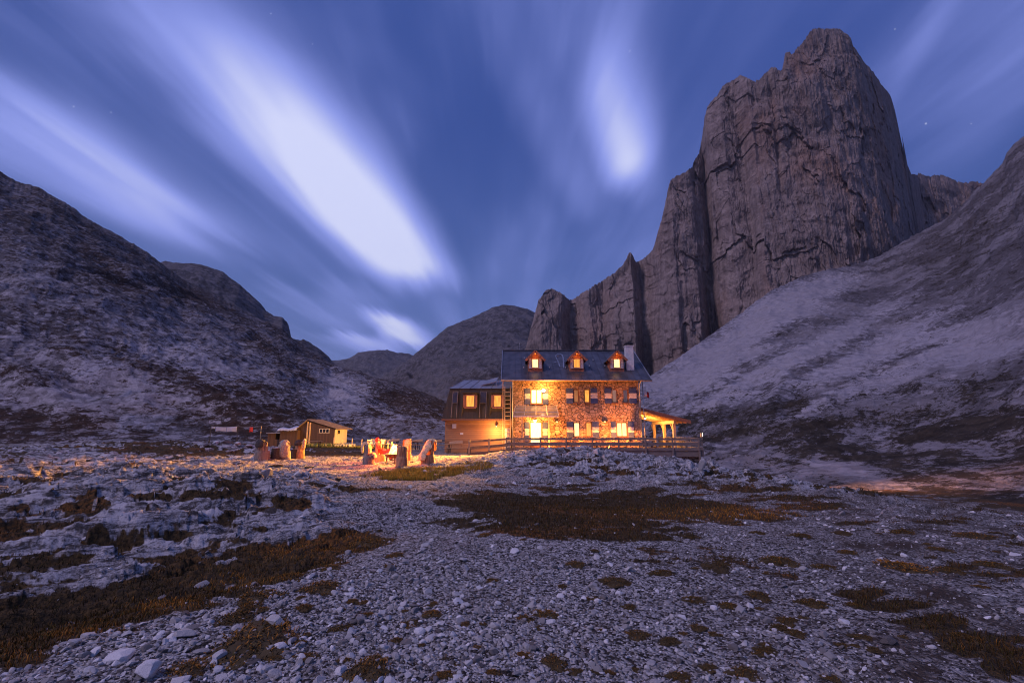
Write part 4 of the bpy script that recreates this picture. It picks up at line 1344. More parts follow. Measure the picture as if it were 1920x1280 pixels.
for (pa0, pa1) in ((872.5, 891), (924.5, 941)):
    yy = YA - .12
    x0, x1, z0, z1 = rect(pa0, pa1, 739.5, 764, yy)
    w = .10
    m_ = MB()
    zt2 = z1 + .12; zb2 = zAt + .15
    hx = .16
    m_.quad((x0 - hx, yy, zb2), (x1 + hx, yy, zb2), (x1 + hx, yy, z0), (x0 - hx, yy, z0))
    m_.quad((x0 - hx, yy, z0), (x0, yy, z0), (x0, yy, zt2), (x0 - hx, yy, zt2)); m_.quad((x1, yy, z0), (x1 + hx, yy, z0), (x1 + hx, yy, zt2), (x1, yy, zt2)); m_.quad((x0, yy, z1), (x1, yy, z1), (x1, yy, zt2), (x0, yy, zt2))
    for s, xx in ((-1, x0 - hx), (1, x1 + hx)):
        m_.add([(xx, yy, zb2), (xx + s * .16, on_mans(zb2) - .01, zb2 - .12), (xx, on_mans(zt2), zt2), (xx, yy, zt2)], [(0, 1, 2, 3)])
    m_.box((x0 - hx - .1, yy - .12, zt2), (x1 + hx + .1, on_mans(zt2) + .1, zt2 + .06))
    dm = m_.build('dormer', M['shingle'], annex)
    f = MB().box((x0, yy - .05, z0), (x0 + w, yy + .05, z1)).box((x1 - w, yy - .05, z0), (x1, yy + .05, z1)).box((x0 + w, yy - .05, z0), (x1 - w, yy + .05, z0 + w)).box((x0 + w, yy - .05, z1 - w), (x1 - w, yy + .05, z1)).box((x0 - .08, yy - .14, z0 - .07), (x1 + .08, yy - .002, z0 - .003))
    f.build('window_frame', M['red_wood'], dm)
    MB().box((x0 + w, yy + .0, z0 + w), (x1 - w, yy + .02, z1 - w)).build('pane', M['pane_gold'], dm)
    for xx in (x0 - .17, x1 + .01):
        MB().box((xx, yy - .09, z0 + .02), (xx + .16, yy - .055, z1 - .05)).build('shutter', M['red_wood'], dm)

for (pa0, pa1) in ((847.5, 857), (899.5, 911.5)):   # solar collectors on rails
    x0, x1 = wx(pa0, 760, YA), wx(pa1, 760, YA)
    zA, zB = wz(880, 783, YA), wz(880, 735, 42.2)
    off = Vector((0, -.16, .05))
    pt = lambda x, z: Vector((x, on_mans(z), z)) + off
    m_ = MB()
    for xx in (x0, x1): m_.beam(pt(xx, zA), pt(xx, zB), .04, .05, up=(0, -1, .3)); m_.beam(pt(xx, zB), pt(xx, zB) - off * 1.1, .04, .04); m_.beam(pt(xx, zA), pt(xx, zA) - off * 1.1, .04, .04)
    for zz in (zB, zA + (zB - zA) * .55): m_.beam(pt(x0, zz), pt(x1, zz), .04, .04)
    rail = m_.build('collector_rail', M['rail_wood'], annex)
    zz = zA + (zB - zA) * .56
    q = [pt(x0 + .03, zz), pt(x1 - .03, zz), pt(x1 - .03, zB - .03), pt(x0 + .03, zB - .03)]
    MB().prism(q, (0, .04, 0)).build('solar_panel', M['panel_glass'], rail)
# collector propped up on the upper roof
q = [at(900, 722.5, 43.3), at(930.5, 715.0, 43.3), at(935, 706.5, 44.5), at(889, 719.0, 44.5)]
m_ = MB().prism(q, (0, .02, -.06))
pn = m_.build('tilted_solar_panel', M['pale_metal'], annex)
m_ = MB()
for p in q: m_.beam(p + Vector((0, .02, -.05)), Vector((p.x, p.y, min(p.z - .12, zm + (p.y - 42.4) * (zt_ - zm) / 3.1))), .04, .04)
m_.build('panel_leg', M['steel'], pn)

# floodlight on the annex's own gable, turned on the yard and the shed
gx_, gy_, gz2 = ax0 - .30, 48.6, 2.6
af = MB().box((gx_ - .06, gy_ - .14, gz2 - .10), (gx_ + .05, gy_ + .14, gz2 + .10)).beam((gx_ + .05, gy_, gz2), (ax0, gy_, gz2), .05, .05).build('floodlight', M['dark_metal'], annex)
MB().box((gx_ - .075, gy_ - .12, gz2 - .08), (gx_ - .062, gy_ + .12, gz2 + .08)).build('lamp_lens', M['lens'], af)
lamp('flood_beam', (gx_ - .16, gy_, gz2), 42000, (1.0, .46, .10), .10, 'SPOT', (-27, 60.0, 2.2), 66, 1.0, af)
bw = MB().beam((wx(931, 800, YA), YA, 2.35), (wx(931, 800, YA), YA - .25, 2.35), .04, .04).tube([(wx(931, 800, YA), YA - .25, 2.36), (wx(931, 800, YA), YA - .25, 2.22)], [.04, .12], 10).build('wall_lamp', M['dark_metal'], annex)
MB().ball((wx(931, 800, YA), YA - .25, 2.2), .06, 10, 8).build('bulb', emit('annex_bulb', (1.0, .6, .25), 4), bw, smooth=True)
lamp('wall_lamp_glow', (wx(931, 800, YA), YA - .9, 1.75), 330, (1.0, .45, .12), .1, parent=bw)
# ladder, notices, cabinet on the annex
lx0, lx1 = wx(946.5, 780, 41.2), wx(957, 780, 41.2)
lzt = wz(950, 724, 41.2)
m_ = MB()
for x in (lx0, lx1): m_.beam((x, 41.15, .1), (x, 41.15, lzt), .05, .06)
nr_ = 15
for k in range(nr_): m_.tube([(lx0, 41.15, .35 + k * (lzt - .5) / nr_), (lx1, 41.15, .35 + k * (lzt - .5) / nr_)], .022, 6)
m_.beam((lx0 - .16, 41.1, .1), (lx0 - .16, 41.1, wz(943, 711, 41.1)), .05, .05)
for z in (1.6, 3.6, 5.2): m_.beam((lx0 - .16, 41.1, z), (lx0, 41.15, z), .03, .03)
tag(m_.build('ladder', M['honey_wood']), 'tall pale ladder fixed upright between the annex and the stone wall', 'ladder')
for (r_, lab) in (((848, 855.5, 794.5, 802.5), 'square white notice on the orange boards of the annex'), ((863, 868.5, 811, 814.5), 'small white plate low on the orange boards of the annex')):
    a, b, c, d = rect(*r_, YA)
    m_ = MB().box((a, YA - .03, c), (b, YA - .004, d)).box((a + .04, YA - .034, c + (d - c) * .55), (b - .06, YA - .031, c + (d - c) * .62), 1)
    tag(m_.build('notice', [M['paper'], M['pale_metal']]), lab, 'sign')
a, b, c, d = rect(946.5, 957, 803, 823, 41.4)
cab = empty('cabinet', (a, 41.4, c), 'pale meter cabinet behind the foot of the ladder', 'cabinet')
MB().box((a, 41.4, .1), (b, 41.68, d)).build('body', M['white_wood'], cab)
MB().box((a + .03, 41.375, .2), ((a + b) / 2 - .01, 41.397, d - .05)).box(((a + b) / 2 + .01, 41.375, .2), (b - .03, 41.397, d - .05)).build('door', M['white_wood'], cab)

# ------------------------------------------------------------------ open porch on the right gable
porch = empty('timber_porch', (HX1, 42, DECK), 'open timber porch with sloping red edged roof and glowing wooden ceiling right of the hut', 'porch')
yp0, yp1 = 41.7, 48.6
pz0 = wz(1202, 766.5, yp0); p_out = at(1291, 791, yp0)
sx = (p_out.z - pz0) / (p_out.x - HX1)
px_b = at(1264, 795, yp0 + .3).x
poly = lambda off, x0, x1, ya, yb: [(x0, ya, pz0 + (x0 - HX1) * sx + off), (x1, ya, pz0 + (x1 - HX1) * sx + off), (x1, yb, pz0 + (x1 - HX1) * sx + off), (x0, yb, pz0 + (x0 - HX1) * sx + off)]
MB().prism(poly(.10, HX1 + .01, p_out.x + .15, yp0 - .1, yp1 + .1), (0, 0, .09)).build('roof', M['metal_roof'], porch)
MB().prism(poly(.04, HX1 + .01, p_out.x + .1, yp0, yp1), (0, 0, .055)).build('ceiling', planks('porch_ceiling_boards', (0.60, 0.36, 0.16), (0.42, 0.23, 0.09), 'y', .12), porch)
MB().prism(poly(-.10, HX1 + .01, p_out.x + .16, yp0 - .16, yp0 - .105), (0, 0, .28)).build('fascia', M['red_wood'], porch)
m_ = MB()
y = yp0 + .5
while y < yp1:
    m_.prism(poly(-.12, HX1 + .02, p_out.x, y, y + .09), (0, 0, .155)); y += 1.05
m_.build('rafter', M['honey_wood'], porch)
zbm = pz0 + (px_b - HX1) * sx - .14
MB().box((px_b - .09, yp0 + .1, zbm - .26), (px_b + .09, yp1 - .2, zbm)).build('beam', M['honey_wood'], porch)
for yy in (yp0 + .28, yp0 + 3.0, yp1 - .75):
    MB().box((px_b - .11, yy, DECK), (px_b + .11, yy + .22, zbm - .262)).build('post', M['honey_wood'], porch)
    MB().beam((px_b, yy + .22, zbm - 1.0), (px_b, yy + .95, zbm - .28), .09, .09, up=(1, 0, 0)).build('brace', M['honey_wood'], porch)
lx_, ly_ = HX1 + 1.3, 44.2
lz_ = pz0 + (lx_ - HX1) * sx - .35
pl = MB().tube([(lx_, ly_, lz_ + .36), (lx_, ly_, lz_ + .1)], .02, 6).tube([(lx_, ly_, lz_ + .12), (lx_, ly_, lz_)], [.05, .2], 12).build('porch_lamp', M['dark_metal'], porch)
MB().ball((lx_, ly_, lz_ - .01), .09, 10, 8).build('bulb', M['lens'], pl, smooth=True)
lamp('porch_glow', (lx_, ly_, lz_ - .9), 950, (1.0, .46, .12), .12, parent=pl)

# flag pole behind the gable corner
fpx = wx(1206.5, 760, 41.3)
fp = empty('flag_pole', (fpx, 41.3, DECK), 'thin pole with a small pale red flag at the right corner of the hut', 'flag pole')
MB().tube([(fpx, 41.3, DECK), (fpx, 41.3, wz(1206.5, 713, 41.3))], [.045, .03], 8).build('pole', M['steel'], fp, smooth=True)
m_ = MB(); N_ = 8
zf = wz(1210, 731, 41.3)
top_ = [Vector((fpx + .05 + .07 * i, 41.3 + .05 * math.sin(i * 1.1), zf - .03 * i)) for i in range(N_)]
for i in range(N_ - 1):
    a, b = top_[i], top_[i + 1]; k = Vector((0, 0, -.5)); th = Vector((0, .012, 0))
    m_.prism([a, b, b + k, a + k], th, 0 if i < 4 else 1)
m_.build('flag', [M['paper'], M['red_cloth']], fp, smooth=True)

# ------------------------------------------------------------------ deck and railings
dx0, dx1 = wx(951, 845, 38.0), wx(1318, 845, 38.0)
deck = empty('deck', (dx0, 38, DECK), 'wooden terrace in front of the stone hut on a low stone base', 'deck')
MB().box((dx0, 38.0, DECK - .06), (HX1 + .02, YF - .003, DECK)).box((HX1 + .022, 38.0, DECK - .06), (dx1, 49.5, DECK)).build('floor', M['deck_wood'], deck)
zfa = wz(1250, 856, 38)
MB().box((dx0, 37.93, zfa), (dx1, 37.997, DECK - .002)).box((dx1 - .003, 38.0, zfa), (dx1 + .06, 49.5, DECK - .002)).build('fascia', M['rail_wood'], deck)
MB().box((dx0 + .1, 38.25, -2.2), (dx1 - .1, 38.6, DECK - .065)).box((dx1 - .45, 38.6, -2.4), (dx1 - .1, 49.4, DECK - .065)).build('base_wall', M['stone_wall'], deck)
a, b, c, d = rect(1240.5, 1251, 861, 871, 38.2)
MB().box((a, 38.18, c), (b, 38.245, d)).build('hatch', M['navy_plastic'], deck)
a, b, c, d = rect(1276, 1287.5, 860, 869, 38.2)
MB().box((a, 38.18, c), (b, 38.245, d)).build('hatch', M['navy_plastic'], deck)
a, b, c, d = rect(1271, 1276, 860, 872, 38.2)
MB().box((a, 38.19, c), (b, 38.247, d)).build('opening', M['glass_dark'], deck)


def railing(name, pts, posts_at, label, z_post, boards, group=None):
    """pts: top line of the rail; boards: (drop from the top line, height)"""
    root = empty(name, pts[0], label, 'railing', group)
    P = [Vector(p) for p in pts]
    for (drop, h) in boards:
        m_ = MB()
        for i in range(len(P) - 1): m_.beam(P[i] - Vector((0, 0, drop + h / 2)), P[i + 1] - Vector((0, 0, drop + h / 2)), .05, h)
        m_.build('rail', M['rail_wood'], root)
    for (p, zb) in zip(posts_at, z_post):
        p = Vector(p)
        MB().box((p.x - .06, p.y - .13, zb), (p.x + .06, p.y - .03, p.z + .03)).build('post', M['rail_wood'], root)
    return root


zt_r = wz(1130, 820.5, 37.9)
BO = [(0, .16), (.33, .25), (.74, .22)]
posts = [(wx(px, 840, 37.9), 37.95, zt_r) for px in (964, 1013.5, 1062, 1111, 1160, 1211, 1261.5, 1311)]
railing('terrace_railing', [(dx0, 37.9, zt_r), (dx1, 37.9, zt_r)], posts, 'long weathered board railing along the front of the terrace', [min(gh(p[0], p[1]) - .1, zfa - .1) for p in posts], BO)
zt2 = zt_r
railing('terrace_railing', [(dx1 + .03, 38.0, zt2), (dx1 + .03, 49.4, zt2)], [(dx1 + .03, y, zt2) for y in (40.5, 43.4, 46.3, 49.3)], 'board railing down the right end of the terrace', [-1.9] * 4, BO)
rp = [at(878, 826, 36.2), at(917, 823.5, 36.9), at(952, 820.5, 37.7)]
railing('ramp_railing', rp, [at(880, 825, 36.2), at(917, 823, 36.9), at(949.5, 820.5, 37.7)], 'shorter board railing sloping down from the left end of the terrace', [gh(p.x, p.y) - .1 for p in rp], [(0, .15), (.42, .2), (.84, .22)])

# small floodlight clamped to the end of the railing, turned down the slope
tfx, tfz = wx(1315.5, 819.5, 37.9), zt_r + .06
tf = empty('floodlight', (tfx, 37.9, tfz), 'small glowing lamp clamped on top of the right end of the terrace railing', 'lamp')
MB().box((tfx - .06, 37.84, tfz), (tfx + .06, 37.98, tfz + .30)).build('housing', M['honey_wood'], tf)
MB().box((tfx + .062, 37.85, tfz + .06), (tfx + .075, 37.97, tfz + .28)).build('lamp_lens', M['lens'], tf)
lamp('flood_beam', (tfx + .16, 37.85, tfz + .2), 21000, (1.0, .42, .20), .08, 'SPOT', (23.5, 34, -1.8), 40, 1.0, tf)

# ------------------------------------------------------------------ furniture
def make_table(L=2.2, W=.72, mat='table_wood'):
    root = empty('long_table')
    m_ = MB()
    for k in range(4): m_.box((-L / 2, -W / 2 + k * W / 4 + .006, .72), (L / 2, -W / 2 + (k + 1) * W / 4 - .006, .76))
    m_.build('tabletop', M[mat], root, local=True)
    for s in (-1, 1):
        f = MB(); x = s * (L / 2 - .3)
        f.beam((x, -.28, 0), (x, -.24, .72), .05, .05).beam((x, .28, 0), (x, .24, .72), .05, .05).beam((x, -.27, .25), (x, .27, .25), .04, .04).beam((x, -.3, .69), (x, .3, .69), .05, .05)
        f.build('leg', M['dark_metal'], root, local=True)
    return root


def make_bench(L=2.2, mat='table_wood'):
    root = empty('bench')
    m_ = MB()
    for k in range(2): m_.box((-L / 2, -.13 + k * .135, .43), (L / 2, -.005 + k * .135, .47))
    m_.build('seat', M[mat], root, local=True)
    for s in (-1, 1):
        f = MB(); x = s * (L / 2 - .3)
        f.beam((x, -.11, 0), (x, -.09, .43), .04, .04).beam((x, .11, 0), (x, .09, .43), .04, .04).beam((x, -.11, .2), (x, .11, .2), .03, .03)
        f.build('leg', M['dark_metal'], root, local=True)
    return root


T0, B0 = make_table(), make_bench()
usedT, usedB = [False], [False]


def place(proto, used, loc, rz, label, cat, group, rx=0, ry=0):
    o = proto if not used[0] else copy_tree(proto)
    used[0] = True
    o.location = loc; o.rotation_euler = (rx, ry, rz)
    return tag(o, label, cat, group)


yard = [(712, 49.5, .05, 'leftmost of the long tables in the yard left of the annex'), (764, 48.5, -.04, 'long table in the yard behind the fire bowl'), (802, 49.0, .05, 'long yard table behind the seat with the big pale fleece'),
        (834, 46.5, .03, 'dark long table just left of the annex corner'), (863, 39.6, .02, 'long table standing in front of the orange boards of the annex')]
for i, (px, Y, a, lab) in enumerate(yard):
    x = (px - 960) / F * Y * 1.0
    z = gh(x, Y)
    place(T0, usedT, (x, Y, z), a, lab, 'table', 'long tables in the yard')
    for s in (-1, 1):
        place(B0, usedB, (x + .05 * s, Y + s * .72, z), a + .02 * s, ('near' if s < 0 else 'far') + ' side bench of the ' + lab.replace('leftmost of the long tables', 'leftmost long table').replace('long table', 'table'), 'bench', 'benches in the yard')
prop = [(745, 48.5, .35, 'bench lying tilted on the table behind the fire bowl'), (788, 49.0, .30, 'bench lying tilted on the table behind the pale fleece seat'), (822, 46.5, .22, 'bench propped on the dark table left of the annex'), (858, 39.6, .2, 'bench propped on the table by the annex boards')]
for (px, Y, tl, lab) in prop:
    x = (px - 960) / F * Y; z = gh(x, Y) + .76
    o = place(B0, usedB, (x, Y, z - .18), .1, lab, 'bench', 'benches propped on tables', rx=.9, ry=-tl * .4)
    o.scale = (.48, 1, 1)
terr = [(1.6, 39.3), (4.0, 39.2), (6.0, 39.25), (8.3, 39.2), (10.6, 39.3), (13.0, 39.3)]
tl = ['table on the terrace nearest the lit door', 'second terrace table from the lit door', 'terrace table below the narrow lit window pair', 'terrace table below the wide ground floor window', 'terrace table at the right corner of the stone wall', 'terrace table under the edge of the porch']
for (x, Y), lab in zip(terr, tl):
    place(T0, usedT, (x + .0, Y, DECK), 0, lab, 'table', 'tables on the terrace').scale = (.82, 1, 1)
    for s in (-1, 1):
        place(B0, usedB, (x, Y + s * .62, DECK), 0, ('bench before the ' if s < 0 else 'bench behind the ') + lab, 'bench', 'benches on the terrace').scale = (.82, 1, 1)


def make_chair(mat):
    root = empty('garden_chair')
    MB().box((-.22, -.22, .42), (.22, .22, .45)).build('seat', M[mat], root, local=True)
    b_ = MB()
    for k in range(3): b_.beam((-.22, .24 + .03 * k, .55 + .13 * k), (.22, .24 + .03 * k, .55 + .13 * k), .02, .08)
    b_.build('backrest', M[mat], root, local=True)
    for sx_ in (-1, 1):
        MB().beam((sx_ * .21, -.2, 0), (sx_ * .21, -.2, .64), .03, .03).build('leg', M['honey_wood'], root, local=True)
        MB().beam((sx_ * .21, .26, 0), (sx_ * .21, .3, .90), .03, .03).build('leg', M['honey_wood'], root, local=True)
    return root


C0 = make_chair('white_wood'); uc = [False]
for px, Y, rz, lab in ((699, 51, .4, 'pale garden chair left of the leftmost yard table'), (708, 52.2, 2.9, 'pale garden chair behind the leftmost yard table'), (722, 51.5, 3.6, 'pale garden chair right of the leftmost yard table'), (732, 50.5, -.6, 'pale garden chair between the two leftmost yard tables')):
    x = (px - 960) / F * Y
    place(C0, uc, (x, Y, gh(x, Y)), rz, lab, 'chair', 'pale garden chairs in the yard')

# ------------------------------------------------------------------ log seats round the fire
def log_seat(px, py, face, h=1.0, rad=.27, seat=.45, label='', mat='log', full=False):
    p = pix_ground(px, py, 20)
    root = empty('log_seat', p, label, 'seat', 'log seats', rz=face)
    m_ = MB(); n = 20
    ring = [Vector((math.cos(2 * math.pi * k / n), math.sin(2 * math.pi * k / n), 0)) for k in range(n)]
    rr = [1 + random.uniform(-.06, .06) for _ in range(n)]
    levels = [-.12, .12, .3, seat]
    vs = []
    for i, z in enumerate(levels):
        for k in range(n): vs.append(ring[k] * rad * rr[k] * (1.07 - .05 * i) + Vector((0, 0, z)))
    fs = []
    for i in range(len(levels) - 1):
        for k in range(n): fs.append((i * n + k, i * n + (k + 1) % n, (i + 1) * n + (k + 1) % n, (i + 1) * n + k))
    m_.add(vs, fs, 0)
    m_.add([ring[k] * rad * rr[k] * .92 + Vector((0, 0, seat)) for k in range(n)], [list(range(n))], 1)
    m_.build('seat', [M[mat], M['log_end']], root, local=True, smooth=True)
    # back: the part of the log left standing
    m2 = MB()
    arc = [ring[k] * rad * rr[k] * .92 for k in range(n) if ring[k].x <= .0 + 1e-6]
    arc.sort(key=lambda v: math.atan2(v.y, -v.x))
    inner = [Vector((-.06 - .03 * math.cos(i / (len(arc) - 1) * math.pi * 2), v.y * .97, 0)) for i, v in enumerate(arc)]
    sec = [Vector(v) for v in arc] + inner[::-1]
    prev = None
    for (z, k) in ((seat - .002, 1.0), (seat + (h - seat) * .5, .98), (h - .06, .95), (h, .82)):
        cur = [Vector((v.x * k - .02 * (z - seat), v.y * k, z + (.03 * v.y / rad if z > h - .1 else 0))) for v in sec]
        b = len(m2.v); m2.v += cur
        nn = len(sec)
        if prev is not None:
            for i in range(nn): m2.f.append([prev + i, prev + (i + 1) % nn, b + (i + 1) % nn, b + i]); m2.m.append(0)
        prev = b
    m2.f.append([prev + i for i in range(len(sec))]); m2.m.append(1)
    m2.build('backrest', [M[mat], M['log_end']], root, local=True, smooth=False)
    return root


def fleece(root, path, width, mat, label, thick=.05, yoff=0.0, name='sheepskin'):
    """a sheepskin hung along a path given in the seat's own x-z plane"""
    rz = root.rotation_euler.z; base = Vector(root.location)
    ca, sa = math.cos(rz), math.sin(rz)
    P = []
    pts = [Vector((a, 0, b)) for a, b in path]
    for i in range(len(pts) - 1):
        for s in range(5): P.append(pts[i].lerp(pts[i + 1], s / 5))
    P.append(pts[-1])
    P2 = P[:]
    for _ in range(3):
        P2 = [P2[0]] + [(P2[i - 1] + P2[i] * 2 + P2[i + 1]) / 4 for i in range(1, len(P2) - 1)] + [P2[-1]]
    nu = 17; m_ = MB(); N = len(P2)
    tops = []; bots = []
    for i, p in enumerate(P2):
        d = (P2[min(i + 1, N - 1)] - P2[max(i - 1, 0)]).normalized()
        nrm = Vector((d.z, 0, -d.x)) * -1
        edge_i = math.sin(math.pi * (i + .6) / (N + .2)) ** .4
        wd = width * (.80 + .16 * math.sin(i * .9 + width * 9) * .5 + .12 * math.sin(i * .37)) * (.72 + .28 * edge_i)
        for j in range(nu):
            v = j / (nu - 1) * 2 - 1
            th = thick * (1 - abs(v) ** 3) * edge_i * (1 + random.uniform(-.45, .45)) + .012
            wrap = -.10 * width * abs(v) ** 2.2
            q = p + Vector((0, v * wd / 2 + yoff, 0)) + nrm * wrap
            tops.append(q + nrm * th); bots.append(q - nrm * .004)
    b0_ = 0
    m_.v = tops + bots; K = len(tops)
    for i in range(N - 1):
        for j in range(nu - 1):
            a_ = i * nu + j
            m_.f.append([a_, a_ + 1, a_ + nu + 1, a_ + nu]); m_.m.append(0)
            m_.f.append([K + a_, K + a_ + nu, K + a_ + nu + 1, K + a_ + 1]); m_.m.append(0)
    for i in range(N - 1):
        for j in (0, nu - 1):
            a_ = i * nu + j
            m_.f.append([a_, a_ + nu, K + a_ + nu, K + a_]); m_.m.append(0)
    for j in range(nu - 1):
        for i in (0, N - 1):
            a_ = i * nu + j
            m_.f.append([a_, a_ + 1, K + a_ + 1, K + a_]); m_.m.append(0)
    m_.v = [Vector((base.x + v.x * ca - v.y * sa, base.y + v.x * sa + v.y * ca, base.z + v.z)) for v in m_.v]
    o = m_.build(name, M[mat], smooth=True)
    s_ = o.modifiers.new('subsurf', 'SUBSURF'); s_.levels = 1; s_.render_levels = 1
    return tag(o, label, 'blanket' if name == 'blanket' else 'sheepskin')


over = lambda h, s, r=.27: [(-r - .05, h - .42), (-r - .04, h - .1), (-r + .03, h + .04), (-.10, h + .03), (-.01, h - .18), (.0, s + .12), (.08, s + .05), (r - .02, s + .05), (r + .06, s - .12)]
backhang = lambda h, s, r=.27: [(-r - .05, s - .05), (-r - .045, h - .1), (-r + .03, h + .04), (-.10, h + .03), (-.01, h - .2), (.0, s + .15)]

s1 = log_seat(691, 870, .1, 0.92, .27, .40, 'grey log seat left of the fire bowl, hung with a cream fleece', 'log_grey')
fleece(s1, over(0.92, .40, .27), .48, 'skin_white', 'cream sheepskin over the grey log seat left of the fire bowl', .09)
s2 = log_seat(801, 868, math.pi + .75, 1.0, .31, .38, 'log seat right of the fire bowl under a big pale fleece', 'log')
fleece(s2, [(-.37, .55), (-.35, .90), (-.25, 1.05), (-.10, 1.02), (.02, .82), (.12, .64), (.22, .50), (.33, .38), (.38, .14)], .72, 'skin_white', 'big pale sheepskin covering the log seat right of the fire bowl', .07)
s3 = log_seat(753.5, 873, math.pi / 2 + .15, .88, .27, .40, 'reddish log seat in front of the fire bowl, seen from behind', 'log')
s4 = log_seat(761, 862, -math.pi / 2 - .5, 1.10, .30, .42, 'fire lit log seat behind the fire bowl facing the camera', 'log')
fleece(s4, [(-.1, 1.12), (-.01, .95), (.0, .55), (.08, .47), (.3, .46), (.36, .3)], .5, 'skin_tan', 'tan sheepskin on the log seat behind the fire bowl', .05)
s5 = log_seat(711, 864.5, -.05, 1.0, .29, .33, 'log seat under the person in red', 'log')
l1 = log_seat(491, 860.5, math.pi / 2 - .3, .88, .36, .42, 'leftmost log seat of the three on the gravel before the shed', 'log_grey')
fleece(l1, backhang(.88, .62, .35), .62, 'skin_dark', 'black sheepskin on the leftmost log seat before the shed', .06, -.08)
l2 = log_seat(533, 860.5, math.pi / 2 + .1, .86, .29, .42, 'middle log seat of the three before the shed, wrapped in pale fleece', 'log_grey')
fleece(l2, [(-.34, .10), (-.34, .45), (-.32, .77), (-.23, .91), (-.08, .89), (-.01, .72), (.0, .5)], .66, 'skin_grey', 'pale sheepskin hanging down the back of the middle log seat', .08)
l3 = log_seat(561, 858.5, math.pi / 2 + .25, .90, .28, .42, 'rightmost log seat of the three before the shed, reddish wood', 'log')
fleece(l3, backhang(.90, .70, .28), .46, 'skin_dark', 'dark sheepskin on the rightmost log seat before the shed', .05, .06)
fleece(l3, backhang(.92, .55, .28), .22, 'skin_tan', 'tan sheepskin hanging off the right side of the rightmost log seat', .09, -.24)
# dark stumps between the three seats
for (px, py, r_, h_, lab) in ((516, 859, .22, .50, 'dark low stump left of the middle log seat'), (550, 856.5, .16, .42, 'dark low stump between the middle and rightmost log seats')):
    p = pix_ground(px, py, 20)
    st_ = empty('tree_stump', p, lab, 'stump', 'dark stumps between the log seats')
    MB().tube([(0, 0, -.1), (0, 0, h_ * .5), (0, 0, h_)], [r_ * 1.15, r_, r_ * .97], 14, caps=False).build('trunk', M['skin_dark'], st_, local=True, smooth=True)
    MB().tube([(0, 0, h_ - .012), (0, 0, h_ + .004)], [r_ * .965, r_ * .95], 14).build('cut_face', M['log'], st_, local=True)

# fire bowl
fp_ = pix_ground(738, 868, 20)
fb = empty('fire_bowl', fp_, 'rusty fire bowl on legs between the log seats', 'fire bowl')
m_ = MB(); prof = [(.05, .22), (.22, .25), (.36, .32), (.46, .44), (.44, .44), (.34, .34), (.2, .275), (.0, .25)]
nn = 24; vs = []
for (r_, z) in prof:
    for k in range(nn): vs.append((r_ * math.cos(2 * math.pi * k / nn), r_ * math.sin(2 * math.pi * k / nn), z))
fs = [(i * nn + k, i * nn + (k + 1) % nn, (i + 1) * nn + (k + 1) % nn, (i + 1) * nn + k) for i in range(len(prof) - 1) for k in range(nn)]
m_.add(vs, fs).build('bowl', M['rust'], fb, local=True, smooth=True)
for k in range(3):
    a = 2 * math.pi * k / 3 + .9
    MB().beam((.34 * math.cos(a), .34 * math.sin(a), .34), (.40 * math.cos(a), .40 * math.sin(a), -.06), .05, .05).build('leg', M['rust'], fb, local=True)
for k in range(6):
    a = k * 1.05; b = a + math.pi + random.uniform(-.5, .5)
    lg = MB().tube([(.3 * math.cos(a), .3 * math.sin(a), .36), (.16 * math.cos(b), .16 * math.sin(b), .50 + .02 * k)], [.05, .04], 9)
    lg.v = [Vector(v) + fp_ for v in lg.v]
    tag(lg.build('firewood', M['skin_dark'], smooth=True), 'charred split log burning in the fire bowl', 'log', 'logs burning in the fire bowl')
m_ = MB()
for k in range(26):
    a = random.uniform(0, 6.28); r_ = random.uniform(0, .3)
    m_.ball((r_ * math.cos(a), r_ * math.sin(a), .36 + random.uniform(0, .05)), random.uniform(.03, .06), 7, 5, .2)
m_.v = [Vector(v) + fp_ for v in m_.v]
tag(m_.build('embers', M['ember']), 'glowing embers filling the fire bowl', 'embers', kind='stuff')
m_ = MB()
for k in range(11):
    a = k * 2.4; r_ = .03 + .016 * k
    h = .56 * (1 - r_ * 1.8) * random.uniform(.75, 1.1); x0, y0 = r_ * math.cos(a), r_ * math.sin(a)
    pts = []; rad_ = []
    for i in range(8):
        t_ = i / 7
        pts.append((x0 * (1 - .5 * t_) + .05 * math.sin(5 * t_ + k) * t_, y0 * (1 - .5 * t_) + .05 * math.cos(4 * t_ + k) * t_, .38 + h * t_))
        rad_.append(.155 * (math.sin(math.pi * (.18 + .8 * t_)) ** 1.1) * (1 - .5 * t_) + .004)
    m_.tube(pts, rad_, 9)
m_.v = [Vector(v) + fp_ for v in m_.v]
fl_ = m_.build('fire', M['flame'], smooth=True)
tag(fl_, 'bright yellow white flames rising from the fire bowl', 'fire')
lamp('fire_glow', (fp_.x - .02, fp_.y - .10, fp_.z + .88), 2000, (1.0, .17, .02), .22, parent=fl_)

